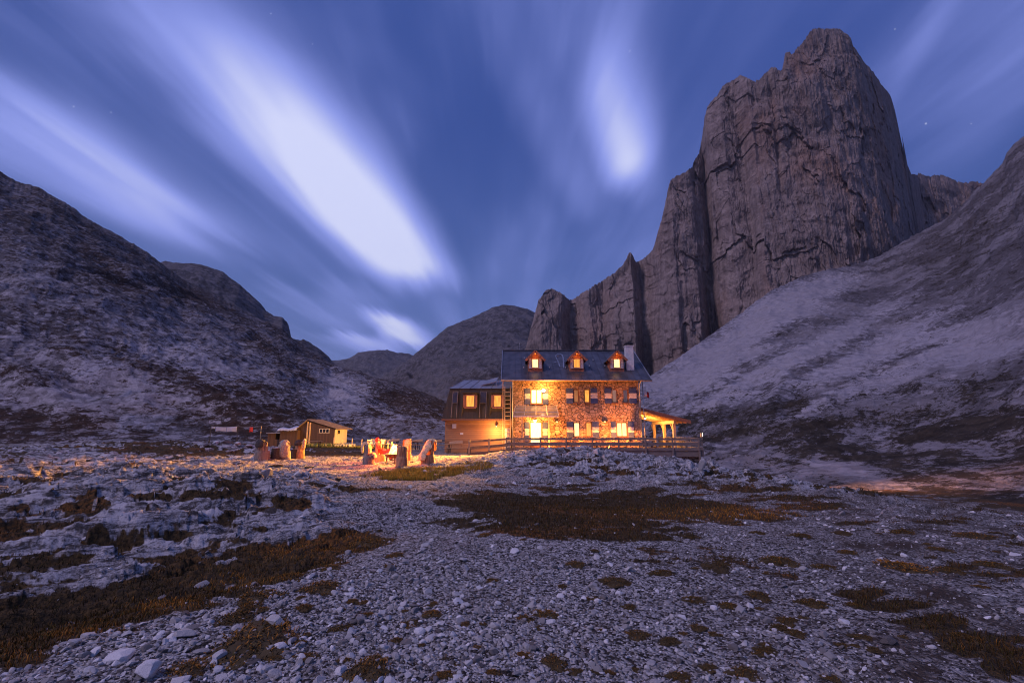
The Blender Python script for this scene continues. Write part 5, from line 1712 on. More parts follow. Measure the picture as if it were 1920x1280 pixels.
# ------------------------------------------------------------------ the person in red, lying back in a log seat
def make_person():
    base = Vector(s5.location)
    bm = bmesh.new()
    sk = bm.verts.layers.skin.verify()
    V = {}

    def j(name, p, r, par=None):
        v = bm.verts.new(p); v[sk].radius = (r, r) if not isinstance(r, tuple) else r
        V[name] = v
        if par: bm.edges.new((V[par], v))
        return v
    r0 = j('pelvis', (.10, 0, .45), (.15, .13)); r0[sk].use_root = True
    j('waist', (.0, 0, .62), (.13, .115), 'pelvis'); j('chest', (-.10, 0, .82), (.155, .125), 'waist'); j('upper', (-.135, 0, .93), (.13, .10), 'chest')
    j('neck', (-.145, 0, 1.0), .058, 'upper'); j('skull', (-.135, 0, 1.08), .085, 'neck'); j('crown', (-.14, 0, 1.17), .082, 'skull')
    for s, n in ((-1, 'r'), (1, 'l')):
        j('hip' + n, (.12, s * .10, .44), .10, 'pelvis'); j('knee' + n, (.50, s * (.13 + .03 * s), .58 + .02 * s), .068, 'hip' + n); j('shin' + n, (.57, s * .14, .33), .062, 'knee' + n); j('ankle' + n, (.60, s * .14, .10), .043, 'shin' + n)
        j('toe' + n, (.76, s * .16, .055), .040, 'ankle' + n)
        j('sh' + n, (-.12, s * .18, .90), .075, 'upper'); j('elb' + n, (-.02, s * .26, .66), .055, 'sh' + n); j('wr' + n, (.18, s * .16, .60), .034, 'elb' + n)
        j('palm' + n, (.25, s * .12, .60), (.030, .022), 'wr' + n)
        for k in range(4):
            o_ = (k - 1.5) * .019; L_ = (.9, 1.0, .95, .75)[k]
            j(f'f{k}a{n}', (.29, s * .115 + o_, .598), .0095, 'palm' + n); j(f'f{k}b{n}', (.29 + .035 * L_, s * .11 + o_, .588), .0088, f'f{k}a{n}'); j(f'f{k}c{n}', (.29 + .055 * L_, s * .108 + o_, .566), .0078, f'f{k}b{n}')
        j('t0' + n, (.255, s * .12 - s * .042, .603), .0105, 'palm' + n); j('t1' + n, (.285, s * .12 - s * .058, .595), .009, 't0' + n)
    me = bpy.data.meshes.new('person'); bm.to_mesh(me); bm.free()
    tmp = bpy.data.objects.new('person', me); col.objects.link(tmp)
    m1 = tmp.modifiers.new('skin', 'SKIN'); m1.use_smooth_shade = True
    m2 = tmp.modifiers.new('sub', 'SUBSURF'); m2.levels = 2; m2.render_levels = 2
    dg = bpy.context.evaluated_depsgraph_get()
    ev = bpy.data.meshes.new_from_object(tmp.evaluated_get(dg))
    bpy.data.objects.remove(tmp)
    o = bpy.data.objects.new('person', ev); col.objects.link(o)
    for m in (M['red_cloth'], M['face'], M['dark_red_cloth'], M['skin_dark']): ev.materials.append(m)
    for p in ev.polygons:
        c = p.center
        p.use_smooth = True
        if c.z > 1.01: p.material_index = 1
        elif c.x > .20 and c.z > .53 and abs(c.y) < .2 and c.x < .40 and c.z > .55 and (c.z > .553) and abs(c.y) > .05 and c.x > .21 and c.z < .64 and (c.x < .36): p.material_index = 1
        elif c.z < .13 or c.x > .63: p.material_index = 3
        elif c.x > .12 and c.z < .68: p.material_index = 2
    o.location = base; o.rotation_euler = (0, 0, -.05)
    # face and hood
    f = MB().ball((-.050, 0, 1.075), (.020, .014, .022), 8, 6).ball((-.062, -.032, 1.105), (.010, .012, .009), 8, 6).ball((-.062, .032, 1.105), (.010, .012, .009), 8, 6).ball((-.060, 0, 1.035), (.010, .024, .007), 8, 6)
    f.build('face_features', [M['face']], o, smooth=True, local=True)
    h_ = MB(); nu, nv = 18, 10
    vs = []
    for jv in range(nv + 1):
        th = math.pi * .80 * jv / nv
        for i in range(nu):
            ph = math.radians(52) + (2 * math.pi - math.radians(104)) * i / (nu - 1)
            vs.append((-.150 + .128 * math.sin(th) * math.cos(ph), .125 * math.sin(th) * math.sin(ph), 1.09 + .155 * math.cos(th)))
    h_.add(vs, [(jv * nu + i, jv * nu + i + 1, (jv + 1) * nu + i + 1, (jv + 1) * nu + i) for jv in range(nv) for i in range(nu - 1)])
    ho = h_.build('hood', M['red_cloth'], o, smooth=True, local=True)
    sd = ho.modifiers.new('solid', 'SOLIDIFY'); sd.thickness = .015
    return tag(o, 'person in red hooded jacket lying back in a log seat beside the fire', 'person')


make_person()

# ------------------------------------------------------------------ shed on the left
YS = 60.0


def sx_(px, py=815, Y=YS): return at(px, py, Y).x
def sz_(px, py, Y=YS): return at(px, py, Y).z


shx0, shx1 = sx_(555.5), sx_(627.5)
gz_ = gh((shx0 + shx1) / 2, YS)
shed = empty('wooden_shed', (shx0, YS, gz_), 'weathered board shed with a lit pale side wall and sloping sheet roof', 'shed')
apex = at(577, 787, YS); le = sz_(556, 803); re_ = sz_(627, 802.5); dp = 4.0
m_ = MB()
m_.add([(shx0, YS, gz_ - .2), (shx1, YS, gz_ - .2), (shx1, YS, re_), (apex.x, YS, apex.z), (shx0, YS, le)], [(0, 1, 2, 3, 4)])
m_.build('front_wall', M['grey_wood'], shed)
MB().quad((shx1, YS, gz_ - .2), (shx1, YS + dp, gz_ - .2), (shx1, YS + dp, re_), (shx1, YS, re_)).build('side_wall', M['lit_wood_y'], shed)
m_ = MB(); m_.quad((shx0, YS, gz_ - .2), (shx0, YS, le), (shx0, YS + dp, le), (shx0, YS + dp, gz_ - .2))
m_.add([(shx0, YS + dp, gz_ - .2), (shx1, YS + dp, gz_ - .2), (shx1, YS + dp, re_), (apex.x, YS + dp, apex.z), (shx0, YS + dp, le)], [(4, 3, 2, 1, 0)])
m_.build('back_wall', M['grey_wood'], shed)
m_ = MB()
slr = (re_ - apex.z) / (shx1 - apex.x); sll = (le - apex.z) / (shx0 - apex.x)
xr = shx1 + .55; xl = shx0 - .1
for (xe, s) in ((xr, slr), (xl, sll)):
    m_.prism([(apex.x, YS - .35, apex.z + .03), (xe, YS - .35, apex.z + (xe - apex.x) * s + .03), (xe, YS + dp + .3, apex.z + (xe - apex.x) * s + .03), (apex.x, YS + dp + .3, apex.z + .03)], (0, 0, .09))
for k in range(12):
    yy = YS - .3 + k * .4
    m_.beam((apex.x, yy, apex.z + .14), (xr, yy, apex.z + (xr - apex.x) * slr + .14), .04, .04)
m_.build('roof', simple('warm_sheet_roof', (.19, .135, .11), .7, .35, 3), shed)
for px in (574.5, 579.5, 627.6):
    x = sx_(px); zt__ = apex.z - .2 if px < 600 else re_ - .05
    MB().box((x - .07, YS - .10, gz_ - .1), (x + .07, YS - .003, zt__ - abs(x - apex.x) * .3)).build('corner_post', M['honey_wood'], shed)
a, b, c, d = rect(598.5, 617, 804, 810.5, YS)
f = MB()
w = .06
f.box((a - w, YS - .05, c - w), (b + w, YS - .004, c)); f.box((a - w, YS - .05, d), (b + w, YS - .004, d + w))
for t_ in (0, .333, .667, 1): f.box((a + (b - a) * t_ - w / 2, YS - .05, c), (a + (b - a) * t_ + w / 2, YS - .004, d))
fr = f.build('window', M['lit_wood_y'], shed)
MB().box((a, YS - .02, c), (b, YS - .006, d)).build('pane', M['glass_dark'], fr)
a, b, c, d = rect(557, 573.5, 806, 833.5, YS)
MB().box((a, YS - .04, gz_ - .1), (b, YS - .005, d)).beam((a + .1, YS - .05, gz_ + .1), (b - .1, YS - .05, d - .3), .1, .02, up=(0, 1, 0)).build('door', M['grey_wood'], shed)
yw0, yw1 = YS + .9, YS + 1.5
zw0, zw1 = sz_(633, 812.5), sz_(633, 806)
f = MB().box((shx1 + .004, yw0 - .08, zw0 - .08), (shx1 + .04, yw1 + .08, zw1 + .08)).build('side_window', M['honey_wood'], shed)
MB().box((shx1 + .041, yw0, zw0), (shx1 + .05, yw1, zw1)).build('pane', M['glass_dark'], f)

# the shed stands turned a little away from the yard
Wsh = shx1 - shx0
tz = R(-14)
shed.rotation_euler = (0, 0, tz)
shed.scale = (1.12, .66, 1)
shed.location = (shx1 - math.cos(tz) * Wsh * 1.12, YS - math.sin(tz) * Wsh * 1.12, gz_)

lean = empty('lean_to', (sx_(497.5), YS + .4, gz_), 'low board lean-to under a pale tarpaulin left of the shed', 'shed')
x0, x1, x2 = sx_(497.5), sx_(522), sx_(555)
ya, yb = YS + .4, YS + 3.2
zt1, zt2_ = sz_(505, 812), sz_(530, 806)
MB().box((x1, ya, gz_ - .3), (x2 - .004, yb, zt2_)).build('store_wall', M['grey_wood'], lean)
m_ = MB().box((x0, ya + .2, gz_ - .3), (sx_(511.5), yb, zt1)).box((sx_(511.5), ya + 1.4, gz_ - .3), (x1, yb, zt1)).box((sx_(511.5), ya + .2, gz_ - .3), (x1, ya + .3, gz_ + .9))
m_.build('low_wall', M['grey_wood'], lean)
MB().box((x0 - .15, ya, zt1 + .004), (x1 + .05, yb + .1, zt1 + .09)).build('low_roof', M['pale_metal'], lean)
# crumpled tarpaulin
gxn, gyn = 26, 14
vs = []
for jv in range(gyn):
    for i in range(gxn):
        u_, v_ = i / (gxn - 1), jv / (gyn - 1)
        x = x1 - .35 + (x2 - x1 + .25) * u_; y = ya - .25 + (yb - ya + .4) * v_
        e_ = math.sin(math.pi * v_) ** .5
        z = zt2_ + .05 + .42 * e_ * (.4 + .6 * u_) + .10 * math.sin(9 * u_ + 2 * v_) * e_ + random.uniform(-.05, .05) - (.12 if v_ < .05 else 0)
        vs.append((x, y, z))
m_ = MB().add(vs, [(jv * gxn + i, jv * gxn + i + 1, (jv + 1) * gxn + i + 1, (jv + 1) * gxn + i) for jv in range(gyn - 1) for i in range(gxn - 1)])
to = m_.build('tarpaulin', M['tarp'], smooth=True)
to.modifiers.new('s', 'SOLIDIFY').thickness = .02
tag(to, 'crumpled pale blue tarpaulin spread over the lean-to roof', 'tarpaulin')
# low table by the lean-to
p = pix_ground(515, 842)
place(T0, usedT, (p.x, p.y + 6, gh(p.x, p.y + 6)), .1, 'low plank table standing before the lean-to', 'table', None).scale = (.7, .8, .8)

# concrete blocks and plants at the shed's foot
def hollow_block(px, py, rz, lab):
    p = pix_ground(px, py, 40)
    m_ = MB(); L, W, H = 1.0, .45, .32
    m_.box((-L / 2, -W / 2, 0), (L / 2, -W / 2 + .06, .06)); m_.box((-L / 2, -W / 2, H - .07), (L / 2, W / 2, H)); m_.box((-L / 2, W / 2 - .06, 0), (L / 2, W / 2, H - .07))
    for k in range(4): m_.box((-L / 2 + k * (L - .08) / 3, -W / 2, .06), (-L / 2 + k * (L - .08) / 3 + .08, W / 2 - .06, H - .07))
    o = m_.build('concrete_block', M['concrete'])
    o.location = p; o.rotation_euler = (0, 0, rz)
    tag(o, lab, 'block', 'pale blocks beside the shed')


hollow_block(637, 838.5, .1, 'pale hollow block lying at the foot of the lit shed wall')
hollow_block(648, 838.2, -.05, 'middle pale hollow block right of the shed')
hollow_block(657, 837.6, .02, 'outermost pale hollow block right of the shed')

# wire fence behind the yard
fpts = [at(px, 830, Y) for px, Y in ((642, 56), (660, 54.5), (678, 53.5), (697, 52.5), (716, 53), (736, 54))]
wf = empty('wire_fence', (fpts[0].x, fpts[0].y, gh(fpts[0].x, fpts[0].y)), 'thin post and wire fence running from the shed towards the yard tables', 'fence')
for p in fpts:
    g0 = gh(p.x, p.y)
    MB().tube([(p.x, p.y, g0 - .1), (p.x + random.uniform(-.03, .03), p.y, g0 + 1.0)], .035, 6).build('post', M['honey_wood'], wf)
for h in (.45, .92):
    MB().tube([(p.x, p.y, gh(p.x, p.y) + h) for p in fpts], .014, 5).build('wire', M['steel'], wf)

# clothes line
YL = 62.0
cl = empty('clothes_line', (at(394, 820, YL).x, YL, gh(at(394, 820, YL).x, YL)), 'clothes line on thin poles left of the shed', 'clothes line')
zl = at(420, 799, YL).z
cpx = (394.5, 445, 489)
for px in cpx:
    x = at(px, 812, YL).x; g0 = gh(x, YL)
    MB().tube([(x, YL, g0 - .1), (x, YL, zl + (.12 if px < 480 else .03))], .05, 7).build('pole', M['dark_metal'] if px < 480 else M['honey_wood'], cl)
lp = [Vector((at(px, 812, YL).x, YL, zl)) for px in cpx]
m_ = MB()
for i in range(2):
    seg = [lp[i].lerp(lp[i + 1], t_ / 8) - Vector((0, 0, .10 * math.sin(math.pi * t_ / 8))) for t_ in range(9)]
    m_.tube(seg, .012, 5)
m_.build('line', M['steel'], cl)


def hung(px0, px1, py1, mat, lab, name, amp=.04):
    x0, x1 = at(px0, 805, YL).x, at(px1, 805, YL).x
    zb = at((px0 + px1) / 2, py1, YL).z
    n = max(8, int((x1 - x0) / .12)); nv = 8; vs = []

    def lz(x):
        for i in range(2):
            if lp[i].x <= x <= lp[i + 1].x:
                t_ = (x - lp[i].x) / (lp[i + 1].x - lp[i].x); return zl - .10 * math.sin(math.pi * t_) - .012
        return zl - .02
    for jv in range(nv + 1):
        for i in range(n + 1):
            x = x0 + (x1 - x0) * i / n; v_ = jv / nv
            vs.append((x, YL - .02 + amp * math.sin(i * .9) * v_ + .03 * v_, lz(x) + (zb - lz(x) + .06 * math.sin(i * .35)) * v_))
    o = MB().add(vs, [(jv * (n + 1) + i, jv * (n + 1) + i + 1, (jv + 1) * (n + 1) + i + 1, (jv + 1) * (n + 1) + i) for jv in range(nv) for i in range(n)]).build(name, M[mat], smooth=True)
    o.modifiers.new('s', 'SOLIDIFY').thickness = .012
    return tag(o, lab, 'laundry')


hung(404, 424, 808.5, 'sheet', 'left one of two wide white sheets drying on the line', 'bed_sheet')
hung(424.5, 444, 809.5, 'sheet', 'right one of two wide white sheets drying on the line', 'bed_sheet')
hung(396, 403, 804, 'tarp', 'small grey cloth at the left end of the line', 'towel')
hung(468, 474, 810, 'red_cloth', 'small red cloth drying right of the white sheets', 'towel')

# crate and boulders below the terrace
a, b, c, d = rect(1251.6, 1271, 863.8, 870.5, 37.4)
cr = empty('crate', ((a + b) / 2, 37.4, c - .4), 'bright blue crate standing below the terrace fascia', 'crate')
g0 = min(gh(a, 37.4), gh(b, 37.4))
MB().box((a, 37.3, g0 - .02), (b, 37.9, d)).build('body', M['blue_plastic'], cr, bevel=.02)
m_ = MB().box((a - .03, 37.27, d - .09), (b + .03, 37.297, d + .01))
for k in range(5): m_.box((a + (b - a) * k / 4 - .02, 37.275, g0), (a + (b - a) * k / 4 + .02, 37.298, d - .09))
m_.build('rim', M['blue_plastic'], cr)
# ------------------------------------------------------------------ stones
def mat_stone(name, objrand=False):
    m, t, b, o = new_mat(name)
    x, y, z = xyz(t, o)
    n = noise(t, o, 18, 5, 0.7)
    if objrand:
        oi = t.nodes.new('ShaderNodeObjectInfo'); rnd = E(t, oi.outputs['Random'])
    else:
        a_ = t.nodes.new('ShaderNodeAttribute'); a_.attribute_name = 'tone'; rnd = xyz(t, a_.outputs['Color'])[0]
    c = mixc(t, rnd, (0.095, 0.080, 0.074), (0.72, 0.69, 0.685))
    c = mixc(t, n.ss(0.45, 0.75) * 0.55, c, (0.17, 0.145, 0.135))
    t.links.new(c, b.inputs['Base Color'])
    b.inputs['Roughness'].default_value = 0.85
    b.inputs['Specular IOR Level'].default_value = 0.3
    set_bump(t, b, n, 0.5, 0.02)
    return m


M['stone'] = mat_stone('pale_limestone', True)
M['gravel'] = mat_stone('limestone_gravel')


def stone_template(sub, seed):
    r_ = random.Random(seed)
    bm = bmesh.new()
    bmesh.ops.create_icosphere(bm, subdivisions=sub, radius=1.0)
    sc = Vector((r_.uniform(.75, 1.3), r_.uniform(.7, 1.1), r_.uniform(.38, .75)))
    cuts = [(Vector((r_.gauss(0, 1), r_.gauss(0, 1), r_.gauss(0, 1))).normalized(), r_.uniform(.42, .78)) for _ in range(14)]
    for v in bm.verts:
        p = v.co.copy() * r_.uniform(.93, 1.05)
        for n, d in cuts:
            k = p.dot(n)
            if k > d: p -= n * (k - d)
        v.co = Vector((p.x * sc.x, p.y * sc.y, p.z * sc.z))
    vs = np.array([tuple(v.co) for v in bm.verts], np.float32)
    bm.verts.index_update()
    fs = np.array([[v.index for v in f.verts] for f in bm.faces], np.int32)
    bm.free()
    return vs, fs


TB = [stone_template(2, 100 + i) for i in range(10)]
TS = [stone_template(1, 200 + i) for i in range(10)]


def scatter_xy(n, r0, r1, power=1.0, azmax=52):
    u = rng.random(n)
    r = r0 * (r1 / r0) ** (u ** power)
    a = R(azmax) * (rng.random(n) * 2 - 1)
    return r * np.sin(a), r * np.cos(a)


N = 190000
sx1, sy1 = scatter_xy(N, 2.6, 34, 1.0)
sz1 = ground_h(sx1, sy1)
mk = ground_masks(sx1, sy1, sz1)
px1, py1 = project(sx1, sy1, sz1)
clump = fbm(sx1 / 1.3, sy1 / 1.3, 77.0, 3)
plaza = np.exp(-(((sx1 + 6) / 9) ** 2 + ((sy1 - 29) / 8) ** 2) ** 2)
keep = rng.random(N) < np.clip(1.0 - mk[:, 0] * 1.5, 0.07, 1) * (1 - .93 * mk[:, 1]) * np.clip(.60 + 1.1 * clump, .10, 1) * (1 - .6 * plaza)
# the right foreground is finer and darker ground
keep &= rng.random(N) < 1 - .72 * mk[:, 3]
sx1, sy1, sz1 = sx1[keep], sy1[keep], sz1[keep]
px1, py1 = px1[keep], py1[keep]
rr1 = np.hypot(sx1, sy1)
size = np.exp(rng.normal(0, .64, len(sx1))) * .0080 * (1 + .75 * np.clip(rr1 / 9 - .4, 0, 2.6))
leftfg = np.exp(-(((px1 - 480) / 420) ** 2 + ((py1 - 1180) / 140) ** 2))
size = size * (1 + .8 * leftfg * rng.random(len(size)))
big = rng.random(len(size)) < .010 + .016 * leftfg
size = np.where(big, size * rng.uniform(1.6, 2.8, len(size)), size)
size = np.minimum(size, .050 + .004 * rr1)
inside = (px1 > -20) & (px1 < 1940) & (py1 < 1290)
vis = np.where(inside, size / rr1, 0)
order = np.argsort(-vis)
n_ind = 290
ind, rest = order[:n_ind], order[n_ind:]


def stone_label(i):
    px, py = px1[i], py1[i]
    return 'loose pale limestone stone lying on the foreground gravel'


tmesh = []
for k, (v, f) in enumerate(TB):
    me = bpy.data.meshes.new('stone')
    me.from_pydata([tuple(p) for p in v], [], [tuple(q) for q in f]); me.materials.append(M['stone'])
    tmesh.append(me)
for i in ind:
    o = bpy.data.objects.new('stone', tmesh[int(rng.integers(0, 10))])
    col.objects.link(o)
    s = float(size[i])
    o.location = (sx1[i], sy1[i], sz1[i] + s * rng.uniform(-.12, .25))
    o.scale = (s, s, s)
    o.rotation_euler = (rng.normal(0, .25), rng.normal(0, .25), rng.uniform(0, 6.28))
    tag(o, stone_label(i), 'stone', 'loose stones on the gravel')

# the rest is gravel, much of it half buried
bury = rng.uniform(-.25, .28, len(sx1))
tonebias = .16 * fbm(sx1 / .9, sy1 / .9, 91.0, 3)
Vs, Fs, Cs = [], [], []
off = 0
near = vis[rest] > .0032
for tset, sel in ((TB, rest[near]), (TS, rest[~near])):
    tid = rng.integers(0, 10, len(sel))
    for k in range(10):
        s_ = sel[tid == k]
        if not len(s_): continue
        v, f = tset[k]
        n = len(s_); a = rng.uniform(0, 6.28, n)
        tx, ty = rng.normal(0, .3, n), rng.normal(0, .3, n)
        p = np.broadcast_to(v, (n,) + v.shape).astype(np.float64).copy()
        c, s = np.cos(a)[:, None], np.sin(a)[:, None]
        x, y = p[..., 0] * c - p[..., 1] * s, p[..., 0] * s + p[..., 1] * c
        z = p[..., 2] + x * tx[:, None] + y * ty[:, None]
        sc = size[s_][:, None]
        P = np.stack([x * sc + sx1[s_][:, None], y * sc + sy1[s_][:, None], z * sc + sz1[s_][:, None] + bury[s_][:, None] * sc], -1)
        Vs.append(P.reshape(-1, 3))
        Fs.append((f[None] + (np.arange(n) * len(v))[:, None, None]).reshape(-1, 3) + off)
        Cs.append(np.repeat(np.clip(rng.normal(.40, .27, n) + 1.4 * tonebias[s_], 0, 1), len(v)))
        off += n * len(v)
tone = np.concatenate(Cs)
tag(np_mesh('gravel', np.concatenate(Vs), np.concatenate(Fs), M['gravel'], 'stuff', smooth=False, colors=np.stack([tone] * 3, -1), cname='tone'), 'pale limestone gravel covering the foreground', 'gravel')

# boulders that stand out
def boulder(px, py, r, lab, sq=.7, seed=1):
    p = pix_ground(px, py)
    v, f = stone_template(3, seed)
    nz = fbm(v[:, 0] * 3, v[:, 1] * 3, v[:, 2] * 3 + seed, 4) * .10
    v = v * (1 + nz[:, None])
    v[:, 2] = v[:, 2] / max(abs(v[:, 2]).max(), .01) * sq
    me = bpy.data.meshes.new('boulder')
    me.from_pydata([tuple(q) for q in v], [], [tuple(q) for q in f]); me.materials.append(M['stone'])
    o = bpy.data.objects.new('boulder', me); col.objects.link(o)
    s = r / F * p.y
    o.location = p + Vector((0, 0, s * sq * .55)); o.scale = (s, s, s); o.rotation_euler = (0, 0, seed)
    tag(o, lab, 'boulder')


boulder(1317, 879, 11, 'tall pale boulder at the right end below the terrace', 1.15, 3)
boulder(1667, 1208, 19, 'broad white rock half sunk in the right foreground', .45, 4)
boulder(225, 1240, 26, 'large pale slab of rock in the lower left corner', .4, 5)
boulder(275, 1268, 30, 'large pale rock at the bottom edge on the left', .5, 8)
boulder(345, 1195, 24, 'flat pale rock on the gravel crest at left', .35, 9)
boulder(380, 1100, 14, 'pale rock on the rim of the grassy hollow', .5, 10)
boulder(1275, 1245, 9, 'small bright rock alone in the lower centre right', .7, 11)
boulder(1603, 858, 9, 'pale pointed rock on the dark far right slope', 1.3, 12)
boulder(1118, 851, 9, 'grey rock on the knoll just under the terrace railing', .7, 13)
boulder(796, 886, 10, 'blue grey rock beside the yellow grass near the fire', .4, 14)
boulder(515, 1170, 22, 'pale rock standing between mossy tussocks at lower left', .45, 15)
boulder(500, 892, 14, 'pointed outcrop rock on the crest of the left slabs', .6, 16)
boulder(560, 893, 12, 'pale rounded rock on the crest right of the pointed outcrop', .5, 17)
for k, (px, py, r_, lab) in enumerate(((385, 836, 7, 'leftmost rock of the lit row below the clothes line'), (405, 833, 8, 'second rock of the lit row below the clothes line'), (425, 833, 9, 'third and largest rock of the lit row below the clothes line'), (446, 835, 7, 'fourth rock of the lit row below the clothes line'), (466, 838, 6, 'rightmost rock of the lit row below the clothes line'))):
    boulder(px, py, r_, lab, .5, 20 + k)

# ------------------------------------------------------------------ grass
def mat_grass():
    m, t, b, o = new_mat('dry_alpine_grass')
    a_ = t.nodes.new('ShaderNodeAttribute'); a_.attribute_name = 'tone'
    t.links.new(a_.outputs['Color'], b.inputs['Base Color'])
    b.inputs['Roughness'].default_value = 0.8
    b.inputs['Specular IOR Level'].default_value = 0.15
    return m


M['grass'] = mat_grass()


def blade_mesh(x, y, z, h, w, lean, tint, g):
    """x,y,z bases; one bent blade (two segments) each"""
    n = len(x)
    a = g.uniform(0, 6.28, n); la = g.uniform(0, 6.28, n)
    dx_, dy_ = np.cos(a) * w / 2, np.sin(a) * w / 2
    lx, ly = np.cos(la) * lean * h, np.sin(la) * lean * h
    b0 = np.stack([x - dx_, y - dy_, z - .01], -1); b1 = np.stack([x + dx_, y + dy_, z - .01], -1)
    m0 = np.stack([x - dx_ * .8 + lx * .35, y - dy_ * .8 + ly * .35, z + h * .6], -1); m1 = np.stack([x + dx_ * .8 + lx * .35, y + dy_ * .8 + ly * .35, z + h * .6], -1)
    tp = np.stack([x + lx, y + ly, z + h], -1)
    V = np.stack([b0, b1, m0, m1, tp], 1).reshape(-1, 3)
    base = (np.arange(n) * 5)[:, None]
    Fq = np.concatenate([base + np.array([[0, 1, 3]]), base + np.array([[0, 3, 2]]), base + np.array([[2, 3, 4]])], 0)
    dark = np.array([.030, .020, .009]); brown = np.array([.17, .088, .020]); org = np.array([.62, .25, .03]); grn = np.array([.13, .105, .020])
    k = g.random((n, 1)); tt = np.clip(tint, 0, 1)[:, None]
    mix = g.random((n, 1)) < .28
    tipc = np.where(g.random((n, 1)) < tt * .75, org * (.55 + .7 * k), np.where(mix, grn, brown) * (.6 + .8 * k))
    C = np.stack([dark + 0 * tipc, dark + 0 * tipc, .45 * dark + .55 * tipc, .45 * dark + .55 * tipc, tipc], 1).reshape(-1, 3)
    return V, Fq, C


def grass_field(name, n, r0, r1, hmul, lab, boxpx=None, green=0.0):
    x, y = scatter_xy(n, r0, r1, .9)
    z = ground_h(x, y)
    mk = ground_masks(x, y, z)
    px, py = project(x, y, z)
    keep = (rng.random(n) < sstep(mk[:, 0], .14, .78)) & (px > -40) & (px < 1960)
    x, y, z, mk, px, py = x[keep], y[keep], z[keep], mk[keep], px[keep], py[keep]
    r = np.hypot(x, y)
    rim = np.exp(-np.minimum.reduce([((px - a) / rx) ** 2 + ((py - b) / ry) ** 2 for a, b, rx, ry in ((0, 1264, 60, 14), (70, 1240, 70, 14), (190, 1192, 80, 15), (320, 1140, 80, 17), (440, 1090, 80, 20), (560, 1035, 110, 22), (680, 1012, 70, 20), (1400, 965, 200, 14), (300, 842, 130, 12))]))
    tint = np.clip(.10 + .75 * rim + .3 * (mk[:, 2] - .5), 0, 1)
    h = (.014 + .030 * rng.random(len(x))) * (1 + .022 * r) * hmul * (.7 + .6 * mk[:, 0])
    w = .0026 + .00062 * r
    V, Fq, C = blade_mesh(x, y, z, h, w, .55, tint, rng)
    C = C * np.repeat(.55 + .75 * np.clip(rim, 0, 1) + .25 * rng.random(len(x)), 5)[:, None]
    return tag(np_mesh(name, V, Fq, M['grass'], 'stuff', smooth=False, colors=C, cname='tone'), lab, 'grass')


grass_field('grass', 240000, 3.0, 30, 1.0, 'short dark brown turf growing in the hollow and across the middle ground')

# yellow grass by the fire and weeds by the shed
def patch_grass(name, spots, n, h0, lab, cols, w0):
    X_, Y_, Z_ = [], [], []
    for (cx, cy_, rx, ry, share) in spots:
        a_, b_, c_ = ray(cx, cy_); Y0 = -CZ * b_ / c_
        a2, b2, c2 = ray(cx, cy_ - ry); Y1 = min(-CZ * b2 / c2, Y0 * 1.25) if c2 < 0 else Y0 * 1.2
        p = Vector((a_ / b_ * Y0, Y0, 0)); ry_w = Y1 - Y0; rx_w = rx / F * p.y
        k = int(n * share); a = rng.uniform(0, 6.28, k); r = np.sqrt(rng.random(k))
        X_.append(p.x + rx_w * r * np.cos(a)); Y_.append(p.y + ry_w * r * np.sin(a))
    x = np.concatenate(X_); y = np.concatenate(Y_)
    kp = fbm(x / .8, y / 1.3, 55.0, 4) > -.06 + .1 * rng.normal(size=len(x))
    x, y = x[kp], y[kp]
    z = ground_h(x, y)
    h = h0 * rng.uniform(.5, 1.3, len(x))
    V, Fq, C = blade_mesh(x, y, z, h, np.full(len(x), w0), .5, np.zeros(len(x)), rng)
    ci = rng.integers(0, len(cols), len(x)); base = np.array(cols)[ci] * rng.uniform(.6, 1.3, (len(x), 1))
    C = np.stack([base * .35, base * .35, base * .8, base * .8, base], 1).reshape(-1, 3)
    return tag(np_mesh(name, V, Fq, M['grass'], 'stuff', smooth=False, colors=C, cname='tone'), lab, 'grass')


patch_grass('grass', [(790, 894, 70, 11, .6), (868, 888, 55, 7, .25), (720, 893, 40, 7, .15)], 16000, .15, 'longer yellow green grass lit by the fire before the log seats', [(.46, .30, .04), (.34, .29, .035), (.54, .28, .04), (.20, .14, .03)], .012)
patch_grass('grass', [(640, 841.5, 90, 3.2, .6), (600, 843, 60, 3, .3), (690, 838, 35, 3, .2)], 7000, .16, 'yellow green grass strip at the foot of the shed', [(.14, .13, .03), (.11, .12, .03), (.2, .14, .04)], .03)
patch_grass('weeds', [(612, 837.5, 34, 2.2, .8), (590, 838, 20, 2, .2)], 1500, .42, 'leafy green weeds along the shed front', [(.05, .09, .02), (.07, .11, .025), (.30, .28, .22)], .07)
patch_grass('grass', [(300, 843, 120, 8, .7), (410, 850, 70, 4, .3)], 6000, .22, 'rust coloured dry grass between the rocks at left', [(.20, .09, .02), (.13, .07, .02), (.09, .07, .02)], .03)

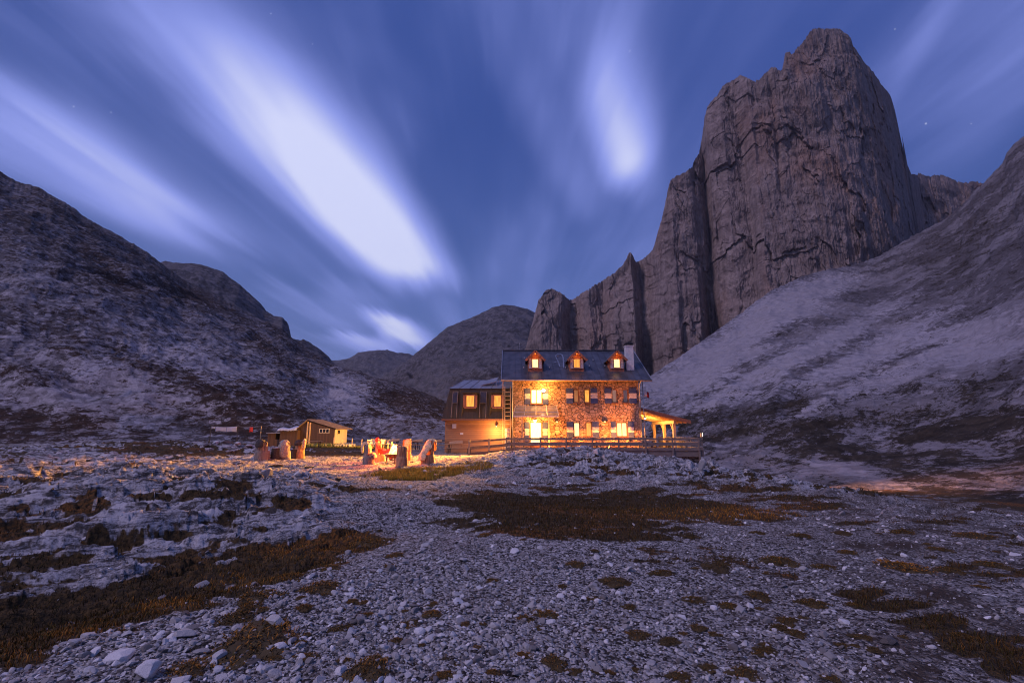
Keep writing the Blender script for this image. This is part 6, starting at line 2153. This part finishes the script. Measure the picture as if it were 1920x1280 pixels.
# tussocks standing alone
def tussock_mesh(seed, orange):
    g = np.random.default_rng(seed)
    n = 520
    a = g.uniform(0, 6.28, n); r = np.sqrt(g.random(n)) * (1 + .18 * np.sin(3 * a + seed) + .1 * np.sin(7 * a))
    x = r * np.cos(a); y = r * .8 * np.sin(a)
    z = .22 * np.clip(1 - r ** 2, 0, 1) + g.normal(0, .02, n)
    h = g.uniform(.07, .17, n) * np.clip(1.15 - .5 * r, .3, 1)
    V, Fq, C = blade_mesh(x, y, z, h, np.full(n, .035), .8, np.full(n, orange), g)
    # mossy cushion under the blades
    nu, nv = 22, 6
    th = np.linspace(0, 2 * np.pi, nu, endpoint=False)
    rr_ = np.linspace(0, 1, nv)
    cv = []
    for q in rr_:
        k = q * (1 + .18 * np.sin(3 * th + seed) + .1 * np.sin(7 * th)) * .97
        cv.append(np.stack([k * np.cos(th), k * .8 * np.sin(th), np.full(nu, .22 * (1 - q ** 2) - .03 - .05 * (q > .95)) + g.normal(0, .012, nu)], -1))
    cv = np.concatenate(cv)
    cf = grid_faces(nv, nu, True)[:, ::-1]
    cf = np.concatenate([cf[:, [0, 1, 2]], cf[:, [0, 2, 3]]])
    V2 = np.concatenate([V, cv]); F2 = np.concatenate([Fq, cf + len(V)])
    cc = np.array([.058, .040, .018]) * g.uniform(.6, 1.7, (len(cv), 1))
    return V2, F2, np.concatenate([C, cc])


tus = []
for k in range(8):
    o = np_mesh('grass_tussock', *tussock_mesh(300 + k, (.0, .15, .3, .45, .6, .75, .9, 1.0)[k])[:2], M['grass'], None, smooth=False, colors=tussock_mesh(300 + k, (.0, .15, .3, .45, .6, .75, .9, 1.0)[k])[2], cname='tone')
    me = o.data
    bpy.data.objects.remove(o)
    tus.append(me)
places = list(TUSSOCK)
while len(places) < 140:
    q = rng.random()
    px = rng.uniform(960, 1915) if q < .75 else rng.uniform(420, 960)
    py = 985 + (1275 - 985) * rng.random() ** 1.1
    if q >= .75: py = rng.uniform(1100, 1275)
    rw = rng.uniform(5, 14) * (.6 + (py - 985) / 290)
    places.append((px, py, rw, (.05 if px > 1000 else .5) + rng.uniform(0, .2)))
for (px, py, rw, orange) in places:
    p = pix_ground(px, py)
    s = rw / F * p.y
    k = int(min(7, max(0, round(orange * 7 + rng.normal(0, .6)))))
    o = bpy.data.objects.new('grass_tussock', tus[k]); col.objects.link(o)
    o.location = p
    zs_ = min(1.0, .12 / s + .25) * s * rng.uniform(.55, .9)
    o.scale = (s * rng.uniform(.8, 1.2), s * rng.uniform(.8, 1.7), zs_)
    o.rotation_euler = (0, 0, rng.uniform(-.5, .5))
    if orange > .45: lab = 'rust tinted grass tussock growing alone on the gravel'
    else: lab = 'dark brown grass tussock growing alone on the gravel'
    special = {(1692, 1064): 'broad orange flecked tussock alone on the bare ground at far right', (478, 1205): 'widest mossy tussock in the lower left among pale stones'}.get((px, py))
    tag(o, special or lab, 'tussock', None if special else ('rust tinted tussocks' if orange > .45 else 'dark tussocks'))

# ------------------------------------------------------------------ thin evening haze in the valley
hm = bpy.data.materials.new('evening_haze'); hm.use_nodes = True
ht = hm.node_tree; ht.nodes.clear()
pv = ht.nodes.new('ShaderNodeVolumePrincipled')
pv.inputs['Color'].default_value = (0.80, 0.84, 0.95, 1)
pv.inputs['Density'].default_value = 0.00009
pv.inputs['Anisotropy'].default_value = 0.3
ho_ = ht.nodes.new('ShaderNodeOutputMaterial')
ht.links.new(pv.outputs[0], ho_.inputs['Volume'])
hz = MB().box((-3600, -3600, -14), (3600, 3600, 640)).build('haze', hm)
hz['kind'] = 'stuff'; hz['label'] = 'thin blue evening haze filling the valley'
cy.volume_bounces = 0
